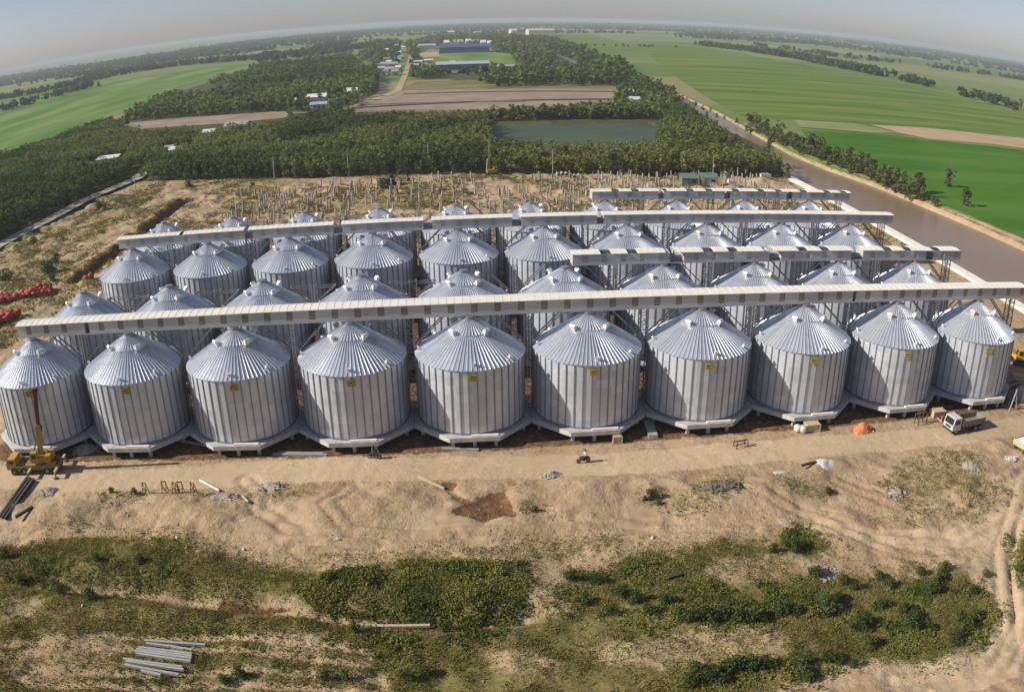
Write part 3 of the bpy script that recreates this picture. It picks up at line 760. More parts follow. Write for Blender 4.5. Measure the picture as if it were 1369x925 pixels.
ARMS = [arm_mesh(-1), arm_mesh(1)]
def arm_short(s):
    m = MB()
    m.bar((s*.4, -.5, 9.0), (s*3.4, -.5, 11.4), .13); m.bar((s*.4, .5, 9.0), (s*3.4, .5, 11.4), .13); m.bar((s*3.4, -.6, 11.4), (s*3.4, .6, 11.4), .12)
    m.bar((s*.4, -.5, 11.2), (s*3.4, -.5, 11.4), .1); m.bar((s*.4, .5, 11.2), (s*3.4, .5, 11.4), .1)
    return m.mesh('strut_arm', M['steel'])
ARMS2 = [arm_short(-1), arm_short(1)]
LADDER = MB()
for s in (-.2, .2): LADDER.bar((s, -.62, 0), (s, -.62, TZ - ZB), .05)
for i in range(32): LADDER.bar((-.2, -.62, .3 + i*.4), (.2, -.62, .3 + i*.4), .035)
LADDER = LADDER.mesh('ladder', M['vent'])
for r, y0 in enumerate(ROWS):
    for c in range(10):
        x = c*15 + 7.5
        where = 'between the %s and %s silos of the %s' % (ORD[c], ORD[min(c + 1, 9)], ROWN[r]) if c < 9 else 'at the right end of the %s' % ROWN[r]
        bare = r in (1, 3) and c < 4
        t = thing('support_tower', (x, y0 + .95, ZB), ('bare lattice tower ' if bare else 'lattice tower holding a gallery, ') + where, 'tower', 0, 'lattice towers between the silos')
        sc = 11.6/13.3 if bare else 1.0
        for sx in (-1, 1):
            for sy in (-1, 1):
                l = link('leg', LEG, t); l.location = (sx*TW, sy*TW, 0); l.scale = (1, 1, sc)
        b = link('bracing', BRACE, t); b.scale = (1, 1, sc)
        for a in (ARMS2 if bare else ARMS[:1] if c == 9 else ARMS): link('strut_arm', a, t)
        if c % 2 == 0:
            l = link('ladder', LADDER, t); l.scale = (1, 1, sc)

# ------------------------------------------------------------------ conveyor galleries
GB, GT, GY0, GY1 = 15.05, 16.62, -.3, 2.2
def gallery(x0, x1, y0, label, segments, open_bays, win_mat, win_w=.82, pitch=2.9):
    """segments: roof pieces (xa,xb); open_bays: stretches without cladding"""
    t = thing('conveyor_gallery', ((x0 + x1)/2, y0, 0), label, 'conveyor gallery', 0, 'conveyor galleries above the silo rows')
    ox = (x0 + x1)/2
    xw, spans = x0, []
    for a, b in sorted(open_bays): spans.append((xw, a)); xw = b
    spans.append((xw, x1))
    for a, b in spans:
        wm = MB(); wins = []
        x = a + 1.5
        while x < b - 1.0:
            wins.append((x, x + win_w)); x += pitch
        edges = [a] + [v for w_ in wins for v in w_] + [b]
        for i in range(0, len(edges) - 1, 2):
            for yy in (GY0, GY1): wm.box(((edges[i] + edges[i + 1])/2 - ox, yy, (GB + GT)/2), (edges[i + 1] - edges[i], .08, GT - GB))
        for wa, wb in wins:
            for yy in (GY0, GY1):
                wm.box(((wa + wb)/2 - ox, yy, GB + .17), (wb - wa, .078, .34)); wm.box(((wa + wb)/2 - ox, yy, GT - .015), (wb - wa, .078, .03))
        for e in (a + .04, b - .04): wm.box((e - ox, (GY0 + GY1)/2, (GB + GT)/2), (.076, GY1 - GY0 - .09, GT - GB))
        wl = wm.build('wall', M['gal_wall'], t)
        wmesh = MB()
        wmesh.box((0, 0, 0), (win_w, .03, GT - GB - .37), 0); wmesh.box((0, -.02, -.33), (win_w*.86, .02, .05), 1); wmesh.box((0, -.02, -.45), (win_w*.86, .02, .05), 1)
        wmesh = wmesh.mesh('window', [win_mat, M['gal_win2']])
        for wa, wb in wins:
            for yy, s in ((GY0 + .03, 0), (GY1 - .03, pi)):
                o = link('window', wmesh, wl); o.location = ((wa + wb)/2 - ox, yy, (GB + .34 + GT - .03)/2); o.rotation_euler = (0, 0, s)
    for a, b in segments:
        rm = MB(); n = max(1, int((b - a)/1.0)); yc = (GY0 + GY1)/2
        pr = [(GY0 - .16, GT + .01), (yc, GT + .2), (GY1 + .16, GT + .01)]
        vs, fs = [], []
        for e in (a, b):
            for (yy, z) in pr: vs.append((e - ox, yy, z)); vs.append((e - ox, yy, z + .06))
        fs = [(0, 6, 8, 2), (2, 8, 10, 4), (1, 3, 9, 7), (3, 5, 11, 9), (0, 1, 7, 6), (4, 10, 11, 5), (0, 2, 3, 1), (2, 4, 5, 3), (6, 7, 9, 8), (8, 9, 11, 10)]
        rm.add(vs, fs)
        k = a + .5
        while k < b - .2:
            rm.bar((k - ox, GY0 - .16, GT + .085), (k - ox, yc, GT + .275), .05, .03); rm.bar((k - ox, yc, GT + .275), (k - ox, GY1 + .16, GT + .085), .05, .03); k += 1.0
        rm.build('roof', M['gal_roof'], t)
    fm = MB(); fm.box((0, (GY0 + GY1)/2, GB - .06), (x1 - x0, GY1 - GY0 + .12, .1))
    fm.build('floor_deck', M['gal_wall'], t)
    cv = MB(); cv.box((0, 1.0, GB + .55), (x1 - x0 - .6, .9, .5))
    n = int((x1 - x0)/3)
    for i in range(n + 1):
        xx = -(x1 - x0)/2 + .2 + i*(x1 - x0 - .4)/n
        for yy in (GY0 + .1, GY1 - .1): cv.box((xx, yy, (GB + GT)/2 - .01), (.08, .08, GT - GB - .04))
    cv.build('conveyor', M['stiff'], t)
    for c in range(10):
        xx = c*15.0
        if x0 < xx < x1:
            sp = MB(); sp.tube((xx - ox, .9, GB - .3), (xx - ox, .2, APEX - .05), .28, n=10); sp.build('spout', M['stiff'], t)
    return t
def segs(x0, x1, pieces):
    out, x, i = [], x0, 0
    while x < x1 - .2:
        L, gap = pieces[i % len(pieces)]; out.append((x, min(x + L, x1))); x += L + gap; i += 1
    return out
gallery(-2.1, 144.4, ROWS[0], 'longest pale conveyor gallery with brown windows above the front silo row', [(-2.3, 144.6)], [(8.8, 9.5), (112.2, 112.7)], M['gal_win'])
gallery(76.1, 144.6, ROWS[1], 'short conveyor gallery with gapped roof panels above the second silo row',
        segs(76, 144.8, [(4.3, 1.6), (2.5, 1.5), (4.4, 1.7)]), [(91.0, 93.2), (107.3, 109.3), (122, 124.2), (137, 138.6)], M['gal_win2'])
gallery(-2.5, 144.4, ROWS[2], 'long grey conveyor gallery with few roof gaps above the third silo row',
        [(-2.7, 9.7), (10.4, 22.0), (22.8, 38.2), (39.6, 54.0), (55.4, 69.5), (70.7, 84.5), (85.3, 144.6)], [(22.1, 23.6), (38.2, 39.8), (54, 55.5), (69.4, 71.0), (84.4, 85.6)], M['gal_win2'])
gallery(87.2, 144.8, ROWS[3], 'short conveyor gallery with gapped roof at the rear, beside the river',
        segs(87, 145, [(4.2, 1.5), (2.6, 1.5), (4.3, 1.6)]), [(100.8, 102.0), (115.0, 116.4), (129.2, 130.6)], M['gal_win2'])

# ------------------------------------------------------------------ river wall
qw = MB()
qw.prism([(173.0, 22), (175.9, 22), (175.9, 168), (173.0, 168)], -3.0, .62)
o = tag(qw.build('retaining_wall', M['concrete_pale']), 'long pale concrete retaining wall along the brown river', 'wall')

# ------------------------------------------------------------------ houses
def house(px, py, wpx, depth, h, roofm, label, wallm='hwall', pitch=.28, rz=0.0, group=None, name='house', cat='house', overhang=.5, wall_only=False):
    x, y = G(px, py); d = math.dist((x, y, 0), (CX, CY, CZ)); wd = wpx*d/FPX
    t = thing(name, (x, y, 0), label, cat, rz, group)
    a, b = wd/2, depth/2
    wl = MB(); wl.extrude_y([(-a, 0), (a, 0), (a, h), (-a, h)], -b, b)
    wl.add([(-a, -b, h), (-a, b, h), (-a, 0, h + b*pitch), (a, -b, h), (a, b, h), (a, 0, h + b*pitch)], [(0, 2, 1), (3, 4, 5)])
    wo = wl.build('wall', M[wallm], t)
    e = overhang; rf = MB()
    for s in (-1, 1):
        y1_, z1_ = s*(b + e), h - e*pitch + .05; zt = h + b*pitch + .05
        vs = [(-a - e, y1_, z1_), (a + e, y1_, z1_), (a + e, 0, zt), (-a - e, 0, zt)]
        vs += [(p, q, z + .14) for p, q, z in vs]
        rf.add(vs, [(0, 1, 2, 3), (4, 5, 6, 7), (0, 1, 5, 4), (1, 2, 6, 5), (2, 3, 7, 6), (3, 0, 4, 7)])
    rf.build('roof', M[roofm], t)
    dm = MB().box((0, -b - .04, 1.05), (1.1, .06, 2.1)); dm.build('door', M['roof_brown'], wo)
    n = max(1, min(8, int(wd/5)))
    for i in range(n):
        xx = -a + (i + .5)*wd/n
        if abs(xx) < 1.3: xx += 1.9
        if abs(xx) < a - .7: MB().box((xx, -b - .04, 1.6), (1.2, .06, 1.1)).build('window', M['glass'], wo)
    CLEAR.append((x, y, wd/2 + 2, depth))
    return t
CLEAR = []
HS = [(148, 219, 30, 9, 3, 'roof_white', 'bright white roofed house alone in the left wood', .2),
      (241, 207, 24, 9, 3, 'roof_white', 'white roofed house in the left wood, nearest the dirt road', .2),
      (228, 206, 12, 7, 3, 'roof_grey', 'small grey roofed hut left of the white house in the wood', .3),
      (281, 185, 15, 9, 3.5, 'roof_white', 'white roofed house at the wood edge, left of the grey barn', .25),
      (292, 186, 10, 7, 3, 'roof_grey', 'small grey hut right of the white house at the wood edge', .3),
      (318, 177, 30, 12, 4, 'roof_grey', 'long grey roofed barn by the brown strip of soil', .25),
      (340, 178, 11, 8, 3, 'roof_brown', 'small brown roofed shed right of the long grey barn', .3),
      (392, 141, 11, 9, 3.5, 'roof_white', 'small white house left of the blue-grey roofed farm', .3),
      (424, 138, 26, 12, 4.5, 'roof_white', 'largest white farmhouse on the upper left wood edge', .3),
      (428, 145, 24, 9, 3, 'roof_bluegrey', 'blue-grey roofed shed in front of the white farmhouse', .25),
      (446, 141, 10, 9, 3, 'roof_grey', 'grey hut right of the white farmhouse', .3),
      (471, 129, 14, 12, 4, 'roof_white', 'white roofed house at the left corner of the ploughed field', .35),
      (514, 72, 14, 25, 6, 'roof_white', 'bright white roofed hall left of the village road', .2),
      (531, 66, 15, 25, 6, 'roof_white', 'pale roofed hall nearest the village road, behind the bright one', .25),
      (530, 75, 12, 18, 5, 'roof_white', 'low pale house between the hall and the village road', .25),
      (510, 96, 9, 12, 4, 'roof_bluegrey', 'leftmost bluish roofed house of the village row', .25),
      (521, 97, 12, 12, 4, 'roof_bluegrey', 'bluish roofed house of the village row, beside the road', .25),
      (513, 90, 8, 12, 4, 'roof_grey', 'small grey village house behind the bluish row', .3),
      (525, 90, 13, 12, 4, 'roof_grey', 'wide grey village house left of the road', .3),
      (530, 84, 12, 12, 4, 'roof_bluegrey', 'pale blue village house halfway up the road', .3),
      (517, 83, 8, 12, 4, 'roof_brown', 'brown roofed village house among trees', .3),
      (559, 87, 11, 12, 4, 'roof_white', 'small white shed right of the village road', .2),
      (573, 85, 11, 12, 4, 'roof_white', 'white shed with green field behind it', .2),
      (605, 87, 6, 10, 3.5, 'roof_white', 'tiny white shed at the front edge of the green field', .2),
      (848, 140, 13, 10, 3.5, 'roof_white', 'white roofed hut in trees at the right end of the ploughed field', .25),
      (842, 130, 7, 8, 4, 'roof_tan', 'tan roofed hut behind the white hut by the river trees', .3),
      (602, 46, 10, 40, 8, 'roof_white', 'far pale hall among trees on the horizon', .2),
      (638, 47, 9, 40, 8, 'roof_grey', 'far grey hall right of the pale hall on the horizon', .2)]
for h_ in HS:
    house(*h_[:7], pitch=h_[7], group='houses scattered beyond the site')
house(571, 66, 23, 40, 7, 'roof_bluegrey', 'blue-green roofed warehouse left of the long blue one', name='warehouse', cat='warehouse', pitch=.12)
house(620, 70, 65, 60, 9, 'roof_blue', 'long bright blue roofed warehouse behind the green field', 'hwall_blue', name='warehouse', cat='warehouse', pitch=.12)
house(618, 93, 69, 24, 6, 'roof_bluegrey', 'long pale blue-grey warehouse in front of the green field', 'hwall_blue', name='warehouse', cat='warehouse', pitch=.2)
house(676, 94, 28, 16, 4, 'roof_grey', 'low grey warehouse right of the pale long one', name='warehouse', cat='warehouse', pitch=.2)
house(722, 49, 34, 90, 18, 'roof_tan', 'large cream coloured hall far off in the green fields', 'roof_tan', name='warehouse', cat='warehouse', pitch=.1)
house(686, 48, 8, 100, 16, 'roof_tan', 'small cream hall left of the large cream hall', 'roof_tan', name='warehouse', cat='warehouse', pitch=.1)
for i, (px, py, wp, rm) in enumerate([(597, 61, 7, 'roof_white'), (606, 60, 6, 'roof_grey'), (615, 60, 8, 'roof_bluegrey'), (626, 59, 7, 'roof_white'), (636, 60, 8, 'roof_grey'), (646, 61, 7, 'roof_white'), (655, 62, 6, 'roof_white')]):
    house(px, py, wp, 30, 6, rm, 'small pale house in the cluster behind the blue warehouse', group='houses behind the blue warehouse', pitch=.3)
for i, (px, py, wp, rm) in enumerate([(505, 92, 6, 'roof_brown'), (516, 101, 7, 'roof_brown'), (528, 101, 8, 'roof_grey'), (533, 95, 7, 'roof_white'), (520, 87, 6, 'roof_white'), (536, 80, 7, 'roof_grey'), (524, 79, 7, 'roof_brown'),
                                     (540, 72, 6, 'roof_brown'), (541, 66, 7, 'roof_white'), (536, 61, 7, 'roof_grey'), (553, 60, 6, 'roof_white'), (556, 66, 6, 'roof_brown'), (556, 92, 8, 'roof_grey'), (568, 91, 7, 'roof_brown')]):
    house(px, py, wp, 11, 4, rm, 'small low house crowded along the far village road', group='small houses along the village road', pitch=.3, rz=rnd.uniform(-.2, .2))
# green site huts
for dx, lab in ((0, 'green roofed site hut, left of the pair by the piles'), (6.4, 'green roofed site hut, right of the pair by the piles')):
    x, y = G(921, 248); t = thing('site_hut', (x + dx, y, HZ(x + dx, y)), lab, 'hut', R(-4))
    wl = MB(); wl.box((0, 0, 1.3), (5.2, 3.4, 2.6)); wo = wl.build('wall', M['hwall'] if dx else M['roof_green'], t)
    rf = MB(); rf.add([(-2.9, -2.1, 2.5), (2.9, -2.1, 2.5), (2.9, 2.1, 3.4), (-2.9, 2.1, 3.4), (-2.9, -2.1, 2.62), (2.9, -2.1, 2.62), (2.9, 2.1, 3.52), (-2.9, 2.1, 3.52)],
                      [(3, 2, 1, 0), (4, 5, 6, 7), (0, 1, 5, 4), (1, 2, 6, 5), (2, 3, 7, 6), (3, 0, 4, 7)])
    rf.build('roof', M['roof_green'], t)
    MB().box((-1.2, -1.73, 1.0), (.9, .06, 2.0)).build('door', M['stiff'], wo); MB().box((1.2, -1.73, 1.5), (1.2, .06, .9)).build('window', M['glass'], wo)

exec_parts = []
# ------------------------------------------------------------------ trees
def crown_points(n, h, w, base=.28, lumps=7):
    """leaf clump centres spread over several uneven lobes"""
    cs = []
    for _ in range(lumps):
        z = nrng.uniform(base, .9); rr = w*.5*(1 - abs(z - .55)*1.1)*nrng.uniform(.25, .85); a = nrng.uniform(0, 2*pi)
        cs.append((rr*cos(a), rr*sin(a), z*h, w*nrng.uniform(.2, .34)))
    cs.append((0, 0, h*.84, w*.24))
    cs = np.array(cs); k = nrng.integers(0, len(cs), n)
    u = rand_unit(n); r = nrng.uniform(.55, 1, n)[:, None]
    p = cs[k, :3] + u*r*cs[k, 3:4]*np.array([1, 1, 1.25])
    p[:, 2] = np.clip(p[:, 2], h*.08, h*1.02)
    tint = np.clip(.5 + .35*(nrng.random(len(cs))[k] - .5) + nrng.normal(0, .12, n), 0, 1)
    return p, u, tint

def trunk_mesh(h, r, lean=.04):
    mb = MB(); p = Vector((0, 0, -.3)); prev = p
    for i in range(3):
        q = Vector((rnd.uniform(-1, 1)*lean*h, rnd.uniform(-1, 1)*lean*h, h*(.28*(i + 1))))
        mb.tube(prev, q, r*(1 - .27*i), r*(1 - .27*(i + 1)), 6); 
        if i:
            for s in range(2):
                a = rnd.uniform(0, 2*pi); mb.tube(prev, prev + Vector((cos(a)*h*.18, sin(a)*h*.18, h*.2)), r*.45, r*.15, 5)
        prev = q
    return mb.mesh('trunk', M['bark'])

def tree_proto(h, w, n, size, m, base=.28, lumps=7):
    p, u, t = crown_points(n, h, w, base, lumps); v, f = quads(p, size, u)
    return (np_mesh('crown', v, f, m, t), trunk_mesh(h, h*.016 + .03))

def scatter(poly, spacing, jit=.5):
    P2 = np.array(poly); x0, y0 = P2.min(0); x1, y1 = P2.max(0)
    gx, gy = np.meshgrid(np.arange(x0, x1, spacing), np.arange(y0, y1, spacing))
    gx = gx + nrng.uniform(-jit, jit, gx.shape)*spacing; gy = gy + nrng.uniform(-jit, jit, gy.shape)*spacing
    gx, gy = gx.ravel(), gy.ravel(); k = sdf(gx, gy, poly) > 0
    return np.stack([gx[k], gy[k]], 1)

def proj_np(x, y, z):
    dx, dy, dz = x - CX, y - CY, z - CZ
    Xc = ca*dx - sa*dy; Yc = sa*dx + ca*dy; cp, sp = cos(PITCH), sin(PITCH)
    d = Yc*cp - dz*sp; u = Yc*sp + dz*cp
    t = np.arctan2(np.hypot(Xc, u), d); ph = np.arctan2(u, Xc) + ROLL; r = FPX*(t + K3*t**3)
    return W0/2 + r*np.cos(ph), H0/2 - r*np.sin(ph)
OPEN = [[(654, 166), (760, 164), (868, 163.5), (888, 184), (780, 187), (659, 185)], [(465, 150), (525, 122), (820, 121), (822, 135), (640, 145)],
        [(155, 167), (280, 157), (388, 149), (380, 158), (300, 164), (190, 172)], [(-190, 275), (-190, 190), (-60, 150), (0, 146), (100, 119), (240, 96), (345, 88), (240, 114), (150, 153), (100, 168), (60, 186), (0, 200)],
        [(556, 86), (690, 84), (682, 72), (590, 73)], [(530, 121), (640, 120), (640, 112), (560, 112)], [(534, 121), (545, 105), (552, 76), (545, 76), (540, 95), (524, 121)],
        [(552, 78), (588, 76), (586, 70), (555, 71)], [(0, 326), (60, 296), (120, 265), (183, 239), (186, 243), (60, 306), (0, 336)],
        [(731, 70), (745, 72), (775, 83), (775, 90), (757, 82)], [(640, 119), (820, 120), (820, 114), (640, 117)], [(905, 128), (916, 137), (965, 165), (1004, 193), (1044, 206), (1065, 225), (1069, 241), (1100, 241), (1060, 207), (1010, 180), (960, 150)],
        [(587, 62), (656, 62), (656, 73), (587, 74)], [(584, 86), (655, 86), (655, 94), (584, 94)], [(660, 90), (692, 90), (692, 94), (660, 94)], [(558, 62), (584, 62), (584, 68), (558, 68)]]
def clearings(p, h):
    keep = (sdf(p[:, 0], p[:, 1], POND) < -1.5) & (sdf(p[:, 0], p[:, 1], RIVER) < -1.0)
    for fr in (.1, .5, .95):
        u, v = proj_np(p[:, 0], p[:, 1], fr*h*np.ones(len(p)))
        for poly in OPEN: keep &= sdf(u, v, poly) < -.8
    return keep
def clear_houses(p):
    keep = np.ones(len(p), bool)
    for (x, y, hw, dp) in CLEAR:
        d = np.array([CX - x, CY - y]); L = np.linalg.norm(d); d /= L
        q = p - np.array([x, y]); along = q @ d; side = np.abs(q @ np.array([-d[1], d[0]]))
        reach = dp/2 + 10 + L*.02
        keep &= ~((side < hw + 1) & (along > -dp/2 - 3) & (along < reach))
    return p[keep]

near_pts = np.concatenate([clear_houses(scatter(TREES['FA'], 2.4)), clear_houses(scatter(TREES['FB'], 2.4)), clear_houses(scatter(TREES['FI'], 3.0))])
dist = np.hypot(near_pts[:, 0] - CX, near_pts[:, 1] - CY)
hgt = np.where(near_pts[:, 0] > 95, 8.8, 7.0)*(.42 + 1.15*fbm(near_pts[:, 0], near_pts[:, 1], 20, 3, 200))*nrng.uniform(.85, 1.12, len(near_pts))
kp = clearings(near_pts, hgt); near_pts, dist, hgt = near_pts[kp], dist[kp], hgt[kp]
order = np.argsort(dist); indiv, rest = order[:250], order[250:]
protos = [tree_proto(7.5, 4.2, 340, .48, M['leaf'], .16) for _ in range(7)]
for k, i in enumerate(indiv):
    x, y = near_pts[i]; cr, tk = protos[k % 7]; s = hgt[i]/7.5*1.04
    left = x < -58
    t = thing('tree', (x, y, HZ(x, y)), 'dense dark green tree at the edge of the left wood beside the grey road' if left else
              ('tall dense green tree at the wood edge right of the middle, behind the piles' if x > 95 else 'dense green tree along the wood edge behind the bare construction ground'), 'tree',
              rnd.uniform(0, 6.28), 'left wood edge trees' if left else ('right wood edge trees' if x > 95 else 'middle wood edge trees'))
    link('crown', cr, t); link('trunk', tk, t); t.scale = (s*rnd.uniform(.9, 1.15), s*rnd.uniform(.9, 1.15), s)

def forest_mass(pts, h, w, n, size, tint0):
    """many crowns as one mesh"""
    N = len(pts); lum = 5
    az = nrng.uniform(0, 2*pi, (N, n)); k = nrng.integers(0, lum, (N, n))
    lz = nrng.uniform(.3, .92, (N, lum)); la = nrng.uniform(0, 2*pi, (N, lum)); lr = nrng.uniform(.1, .34, (N, lum))*(1 - np.abs(lz - .5))
    r = np.arange(N)[:, None]
    u = rand_unit(N*n).reshape(N, n, 3)
    c = np.stack([lr[r, k]*np.cos(la[r, k])*w[:, None], lr[r, k]*np.sin(la[r, k])*w[:, None], lz[r, k]*h[:, None]], -1)
    rad = (w*.27)[:, None, None]
    c = c + u*rad*nrng.uniform(.6, 1, (N, n, 1))
    c[..., 0] += pts[:, 0:1]; c[..., 1] += pts[:, 1:2]; c[..., 2] = np.maximum(c[..., 2], .3)
    v, f = quads(c.reshape(-1, 3), np.repeat(size, n) if np.ndim(size) else np.full(N*n, size), u.reshape(-1, 3))
    t = np.repeat(tint0, n) + nrng.normal(0, .10, N*n) + .25*(nrng.random((N, lum))[r, k].ravel() - .5)
    return v, f, np.clip(t, 0, 1)

parts = []
pr = near_pts[rest]
tn = np.clip(.5 + 2.4*(fbm(pr[:, 0], pr[:, 1], 30, 3, 210) - .5) + nrng.normal(0, .09, len(pr)), 0, 1)
parts.append(forest_mass(pr, hgt[rest], nrng.uniform(2.8, 4.4, len(pr)), 84, .54, tn))
for key, spc, hh, ww, n, s in (('FD', 3.0, 6, 4.5, 36, 1.2), ('FE', 4.0, 9, 5.5, 40, 1.2), ('FC', 5.4, 9.0, 6.0, 30, 1.6), ('FF', 6.5, 10, 7.5, 26, 2.0), ('FG', 11, 12, 10, 22, 3.2), ('FH', 15, 12, 11, 20, 3.4)):
    p = clear_houses(scatter(TREES[key], spc)); 
    p = p[clearings(p, hh*.95)]; gap = fbm(p[:, 0], p[:, 1], 45, 3, 220); p = p[gap > (.40 if key in ('FC', 'FH') else .2)]
    q = np.clip(.4 + 1.5*(fbm(p[:, 0], p[:, 1], 60, 3, 230) - .5) + nrng.normal(0, .14, len(p)), 0, 1)
    parts.append(forest_mass(p, hh*nrng.uniform(.65, 1.2, len(p)), ww*nrng.uniform(.8, 1.2, len(p)), n, s, q))
def merge(ps):
    vs, fs, ts, o = [], [], [], 0
    for v, f, t in ps: vs.append(v); fs.append(f + o); ts.append(t); o += len(v)
    return np.concatenate(vs), np.concatenate(fs), np.concatenate(ts)
v, f, t = merge(parts)
o = link('woodland', np_mesh('woodland', v, f, M['leaf_stuff'], t))
tag(o, 'dense green woodland covering the land behind the silo site', 'woodland', kind='stuff')
# trunks of the deeper wood
tp = near_pts[order[250:2200]]; th_ = hgt[order[250:2200]]; vs, fs = [], []
a3 = np.array([0, 2*pi/3, 4*pi/3]); ring = np.stack([np.cos(a3), np.sin(a3)], 1)
lo = tp[:, None, :] + ring[None]*.13; hi = tp[:, None, :] + ring[None]*.07
lo3 = np.concatenate([lo, np.zeros((len(tp), 3, 1))], 2); hi3 = np.concatenate([hi, np.repeat((th_*.7)[:, None, None], 3, 1)], 2)
vv = np.concatenate([lo3, hi3], 1).reshape(-1, 3); bse = (np.arange(len(tp))*6)[:, None, None]
ff = (np.array([[0, 1, 4, 3], [1, 2, 5, 4], [2, 0, 3, 5]])[None] + bse).reshape(-1, 4)
tag(link('woodland_trunks', np_mesh('woodland_trunks', vv, ff, M['bark'])), 'thin pale trunks inside the dense wood', 'woodland', kind='stuff')

# far tree belts and hedgerows
def belt(line, wid, spc, hh):
    pts = []
    for i in range(len(line) - 1):
        a, b = np.array(line[i]), np.array(line[i + 1]); L = np.linalg.norm(b - a); d = (b - a)/L; nrm = np.array([-d[1], d[0]])
        n = max(2, int(L/spc*max(1, wid/spc)))
        t = nrng.random(n); pts.append(a + t[:, None]*(b - a) + nrm*nrng.normal(0, wid*.4, (n, 1)))
    p = np.concatenate(pts); return p
fparts = []
def add_belt(pxl, wid, spc, hh, ww, n=16, keep=.0, seed=300):
    p = belt(GP(pxl), wid, spc, hh)
    p = p[fbm(p[:, 0], p[:, 1], 80, 3, seed) > keep]
    if not len(p): return
    fparts.append(forest_mass(p, hh*nrng.uniform(.6, 1.25, len(p)), ww*nrng.uniform(.7, 1.3, len(p)), n, ww*.36, np.clip(nrng.normal(.45, .15, len(p)), 0, 1)))
add_belt([(942, 62), (985, 67), (1060, 78), (1130, 92), (1182, 103)], 26, 6, 10, 9, 22, .3)
add_belt([(1205, 108), (1245, 118), (1300, 132), (1369, 150), (1420, 160)], 12, 7, 9, 9, 24, .42)
add_belt([(1010, 62), (1110, 76), (1230, 90), (1369, 108), (1420, 112)], 22, 10, 10, 11, 14, .38)
add_belt([(1150, 68), (1260, 84), (1369, 100)], 30, 14, 11, 13, 12, .42)
add_belt([(900, 50), (1000, 55), (1120, 62), (1240, 76), (1369, 94)], 60, 16, 12, 16, 10, .4)
add_belt([(765, 61), (840, 63), (905, 64)], 3, 10, 4, 7, 12, .3)
add_belt([(920, 47), (960, 48), (1005, 52)], 30, 10, 10, 14, 12, .1)
add_belt([(-60, 146), (0, 134), (80, 120), (140, 104), (240, 88), (345, 80), (420, 70), (460, 60)], 24, 7, 10, 10, 18, .25)
add_belt([(0, 150), (60, 134), (120, 117)], 20, 8, 9, 9, 16, .25)
add_belt([(-60, 128), (60, 106), (140, 92), (260, 76), (380, 66), (480, 56)], 40, 14, 10, 14, 10, .42)
add_belt([(553, 104), (557, 88), (556, 72), (556, 60)], 8, 9, 5, 6, 20, .3)
add_belt([(560, 99), (640, 100), (690, 99)], 14, 5, 7, 6, 20, .2)
add_belt([(345, 84), (420, 75), (480, 66), (520, 58)], 40, 10, 10, 11, 14, .35)
# horizon belts: distant groves scattered in depth
for _ in range(420):
    px = nrng.uniform(-60, 1430)
    hy = np.interp(px, [-60, 0, 201, 336, 460, 608, 760, 900, 1058, 1237, 1369, 1430], [112, 103, 75, 53, 41, 31.5, 29, 32, 41, 64, 84, 92])
    py = hy + nrng.choice([2.5, 3.5, 5, 7, 10, 14], p=[.2, .24, .2, .16, .12, .08]) + nrng.uniform(-.5, .8)
    x, y = G(px, py); d = math.hypot(x - CX, y - CY)
    if d > 15000: continue
    n = 26; L = nrng.uniform(.02, .055)*d
    p = np.stack([x + nrng.normal(0, L, n), y + nrng.normal(0, d*.012, n)], 1); wv = nrng.uniform(.6, 1.3, n)*(9 + d*.0016)
    fparts.append(forest_mass(p, nrng.uniform(5, 10, n), wv, 9, 3.4 + d*.0009, np.clip(nrng.normal(.4, .15, n), 0, 1)))
v, f, t = merge(fparts)
tag(link('far_woodland', np_mesh('far_woodland', v, f, M['leaf_far'], t)), 'distant dark belts of trees across the flat farmland', 'woodland', kind='stuff')

# trees on the far river bank, every one a thing
bank_line = [(222, 62), (217, 84), (214, 112), (211.5, 136), (209.5, 165), (204, 192), (203, 224), (208, 282)]
bprotos = [tree_proto(6.5, 5.2, 190, .72, M['leaf_bank'], .12, 8) for _ in range(5)]
bp_px = [(1004, 172), (1012, 170), (1022, 172), (1015, 176), (1024, 178), (1033, 177), (1030, 184), (1040, 183), (1048, 186), (1045, 190), (1055, 191), (1060, 194), (1066, 192), (1068, 199), (1076, 201), (1083, 203),
         (1090, 201), (1093, 207), (1101, 208), (1107, 211), (1114, 212), (1118, 216), (1126, 218), (1133, 222), (1139, 224), (1146, 226), (1153, 229), (1160, 231), (1166, 234), (1172, 238), (1178, 240), (1185, 244),
         (1191, 246), (1198, 249), (1205, 252), (1212, 254), (1219, 258), (1226, 256), (1110, 207), (1132, 216), (1155, 224), (1183, 236), (1200, 244), (1225, 250), (1232, 262), (1065, 188), (1085, 197), (1041, 178)]
for k, (px, py) in enumerate(bp_px):
    x, y = G(px, py + (3 if px < 1026 else 6 if py < 235 else 8)); cr, tk = bprotos[k % 5]; big = 1.05 if px > 1040 else 1.15
    near_field = px in (1004, 1012, 1022)
    t = thing('tree', (x + rnd.uniform(-1, 1), y, HZ(x, y)), 'dark round tree in the clump at the upper end of the river bank row' if px < 1026 else 'olive green tree in the row along the far river bank', 'tree',
              rnd.uniform(0, 6.28), 'upper river bank clump' if px < 1026 else 'far river bank trees')
    link('crown', cr, t); link('trunk', tk, t); s = big*rnd.uniform(.8, 1.25)*(.62 if k % 3 == 2 else 1); t.scale = (s, s, s*rnd.uniform(.85, 1.15))
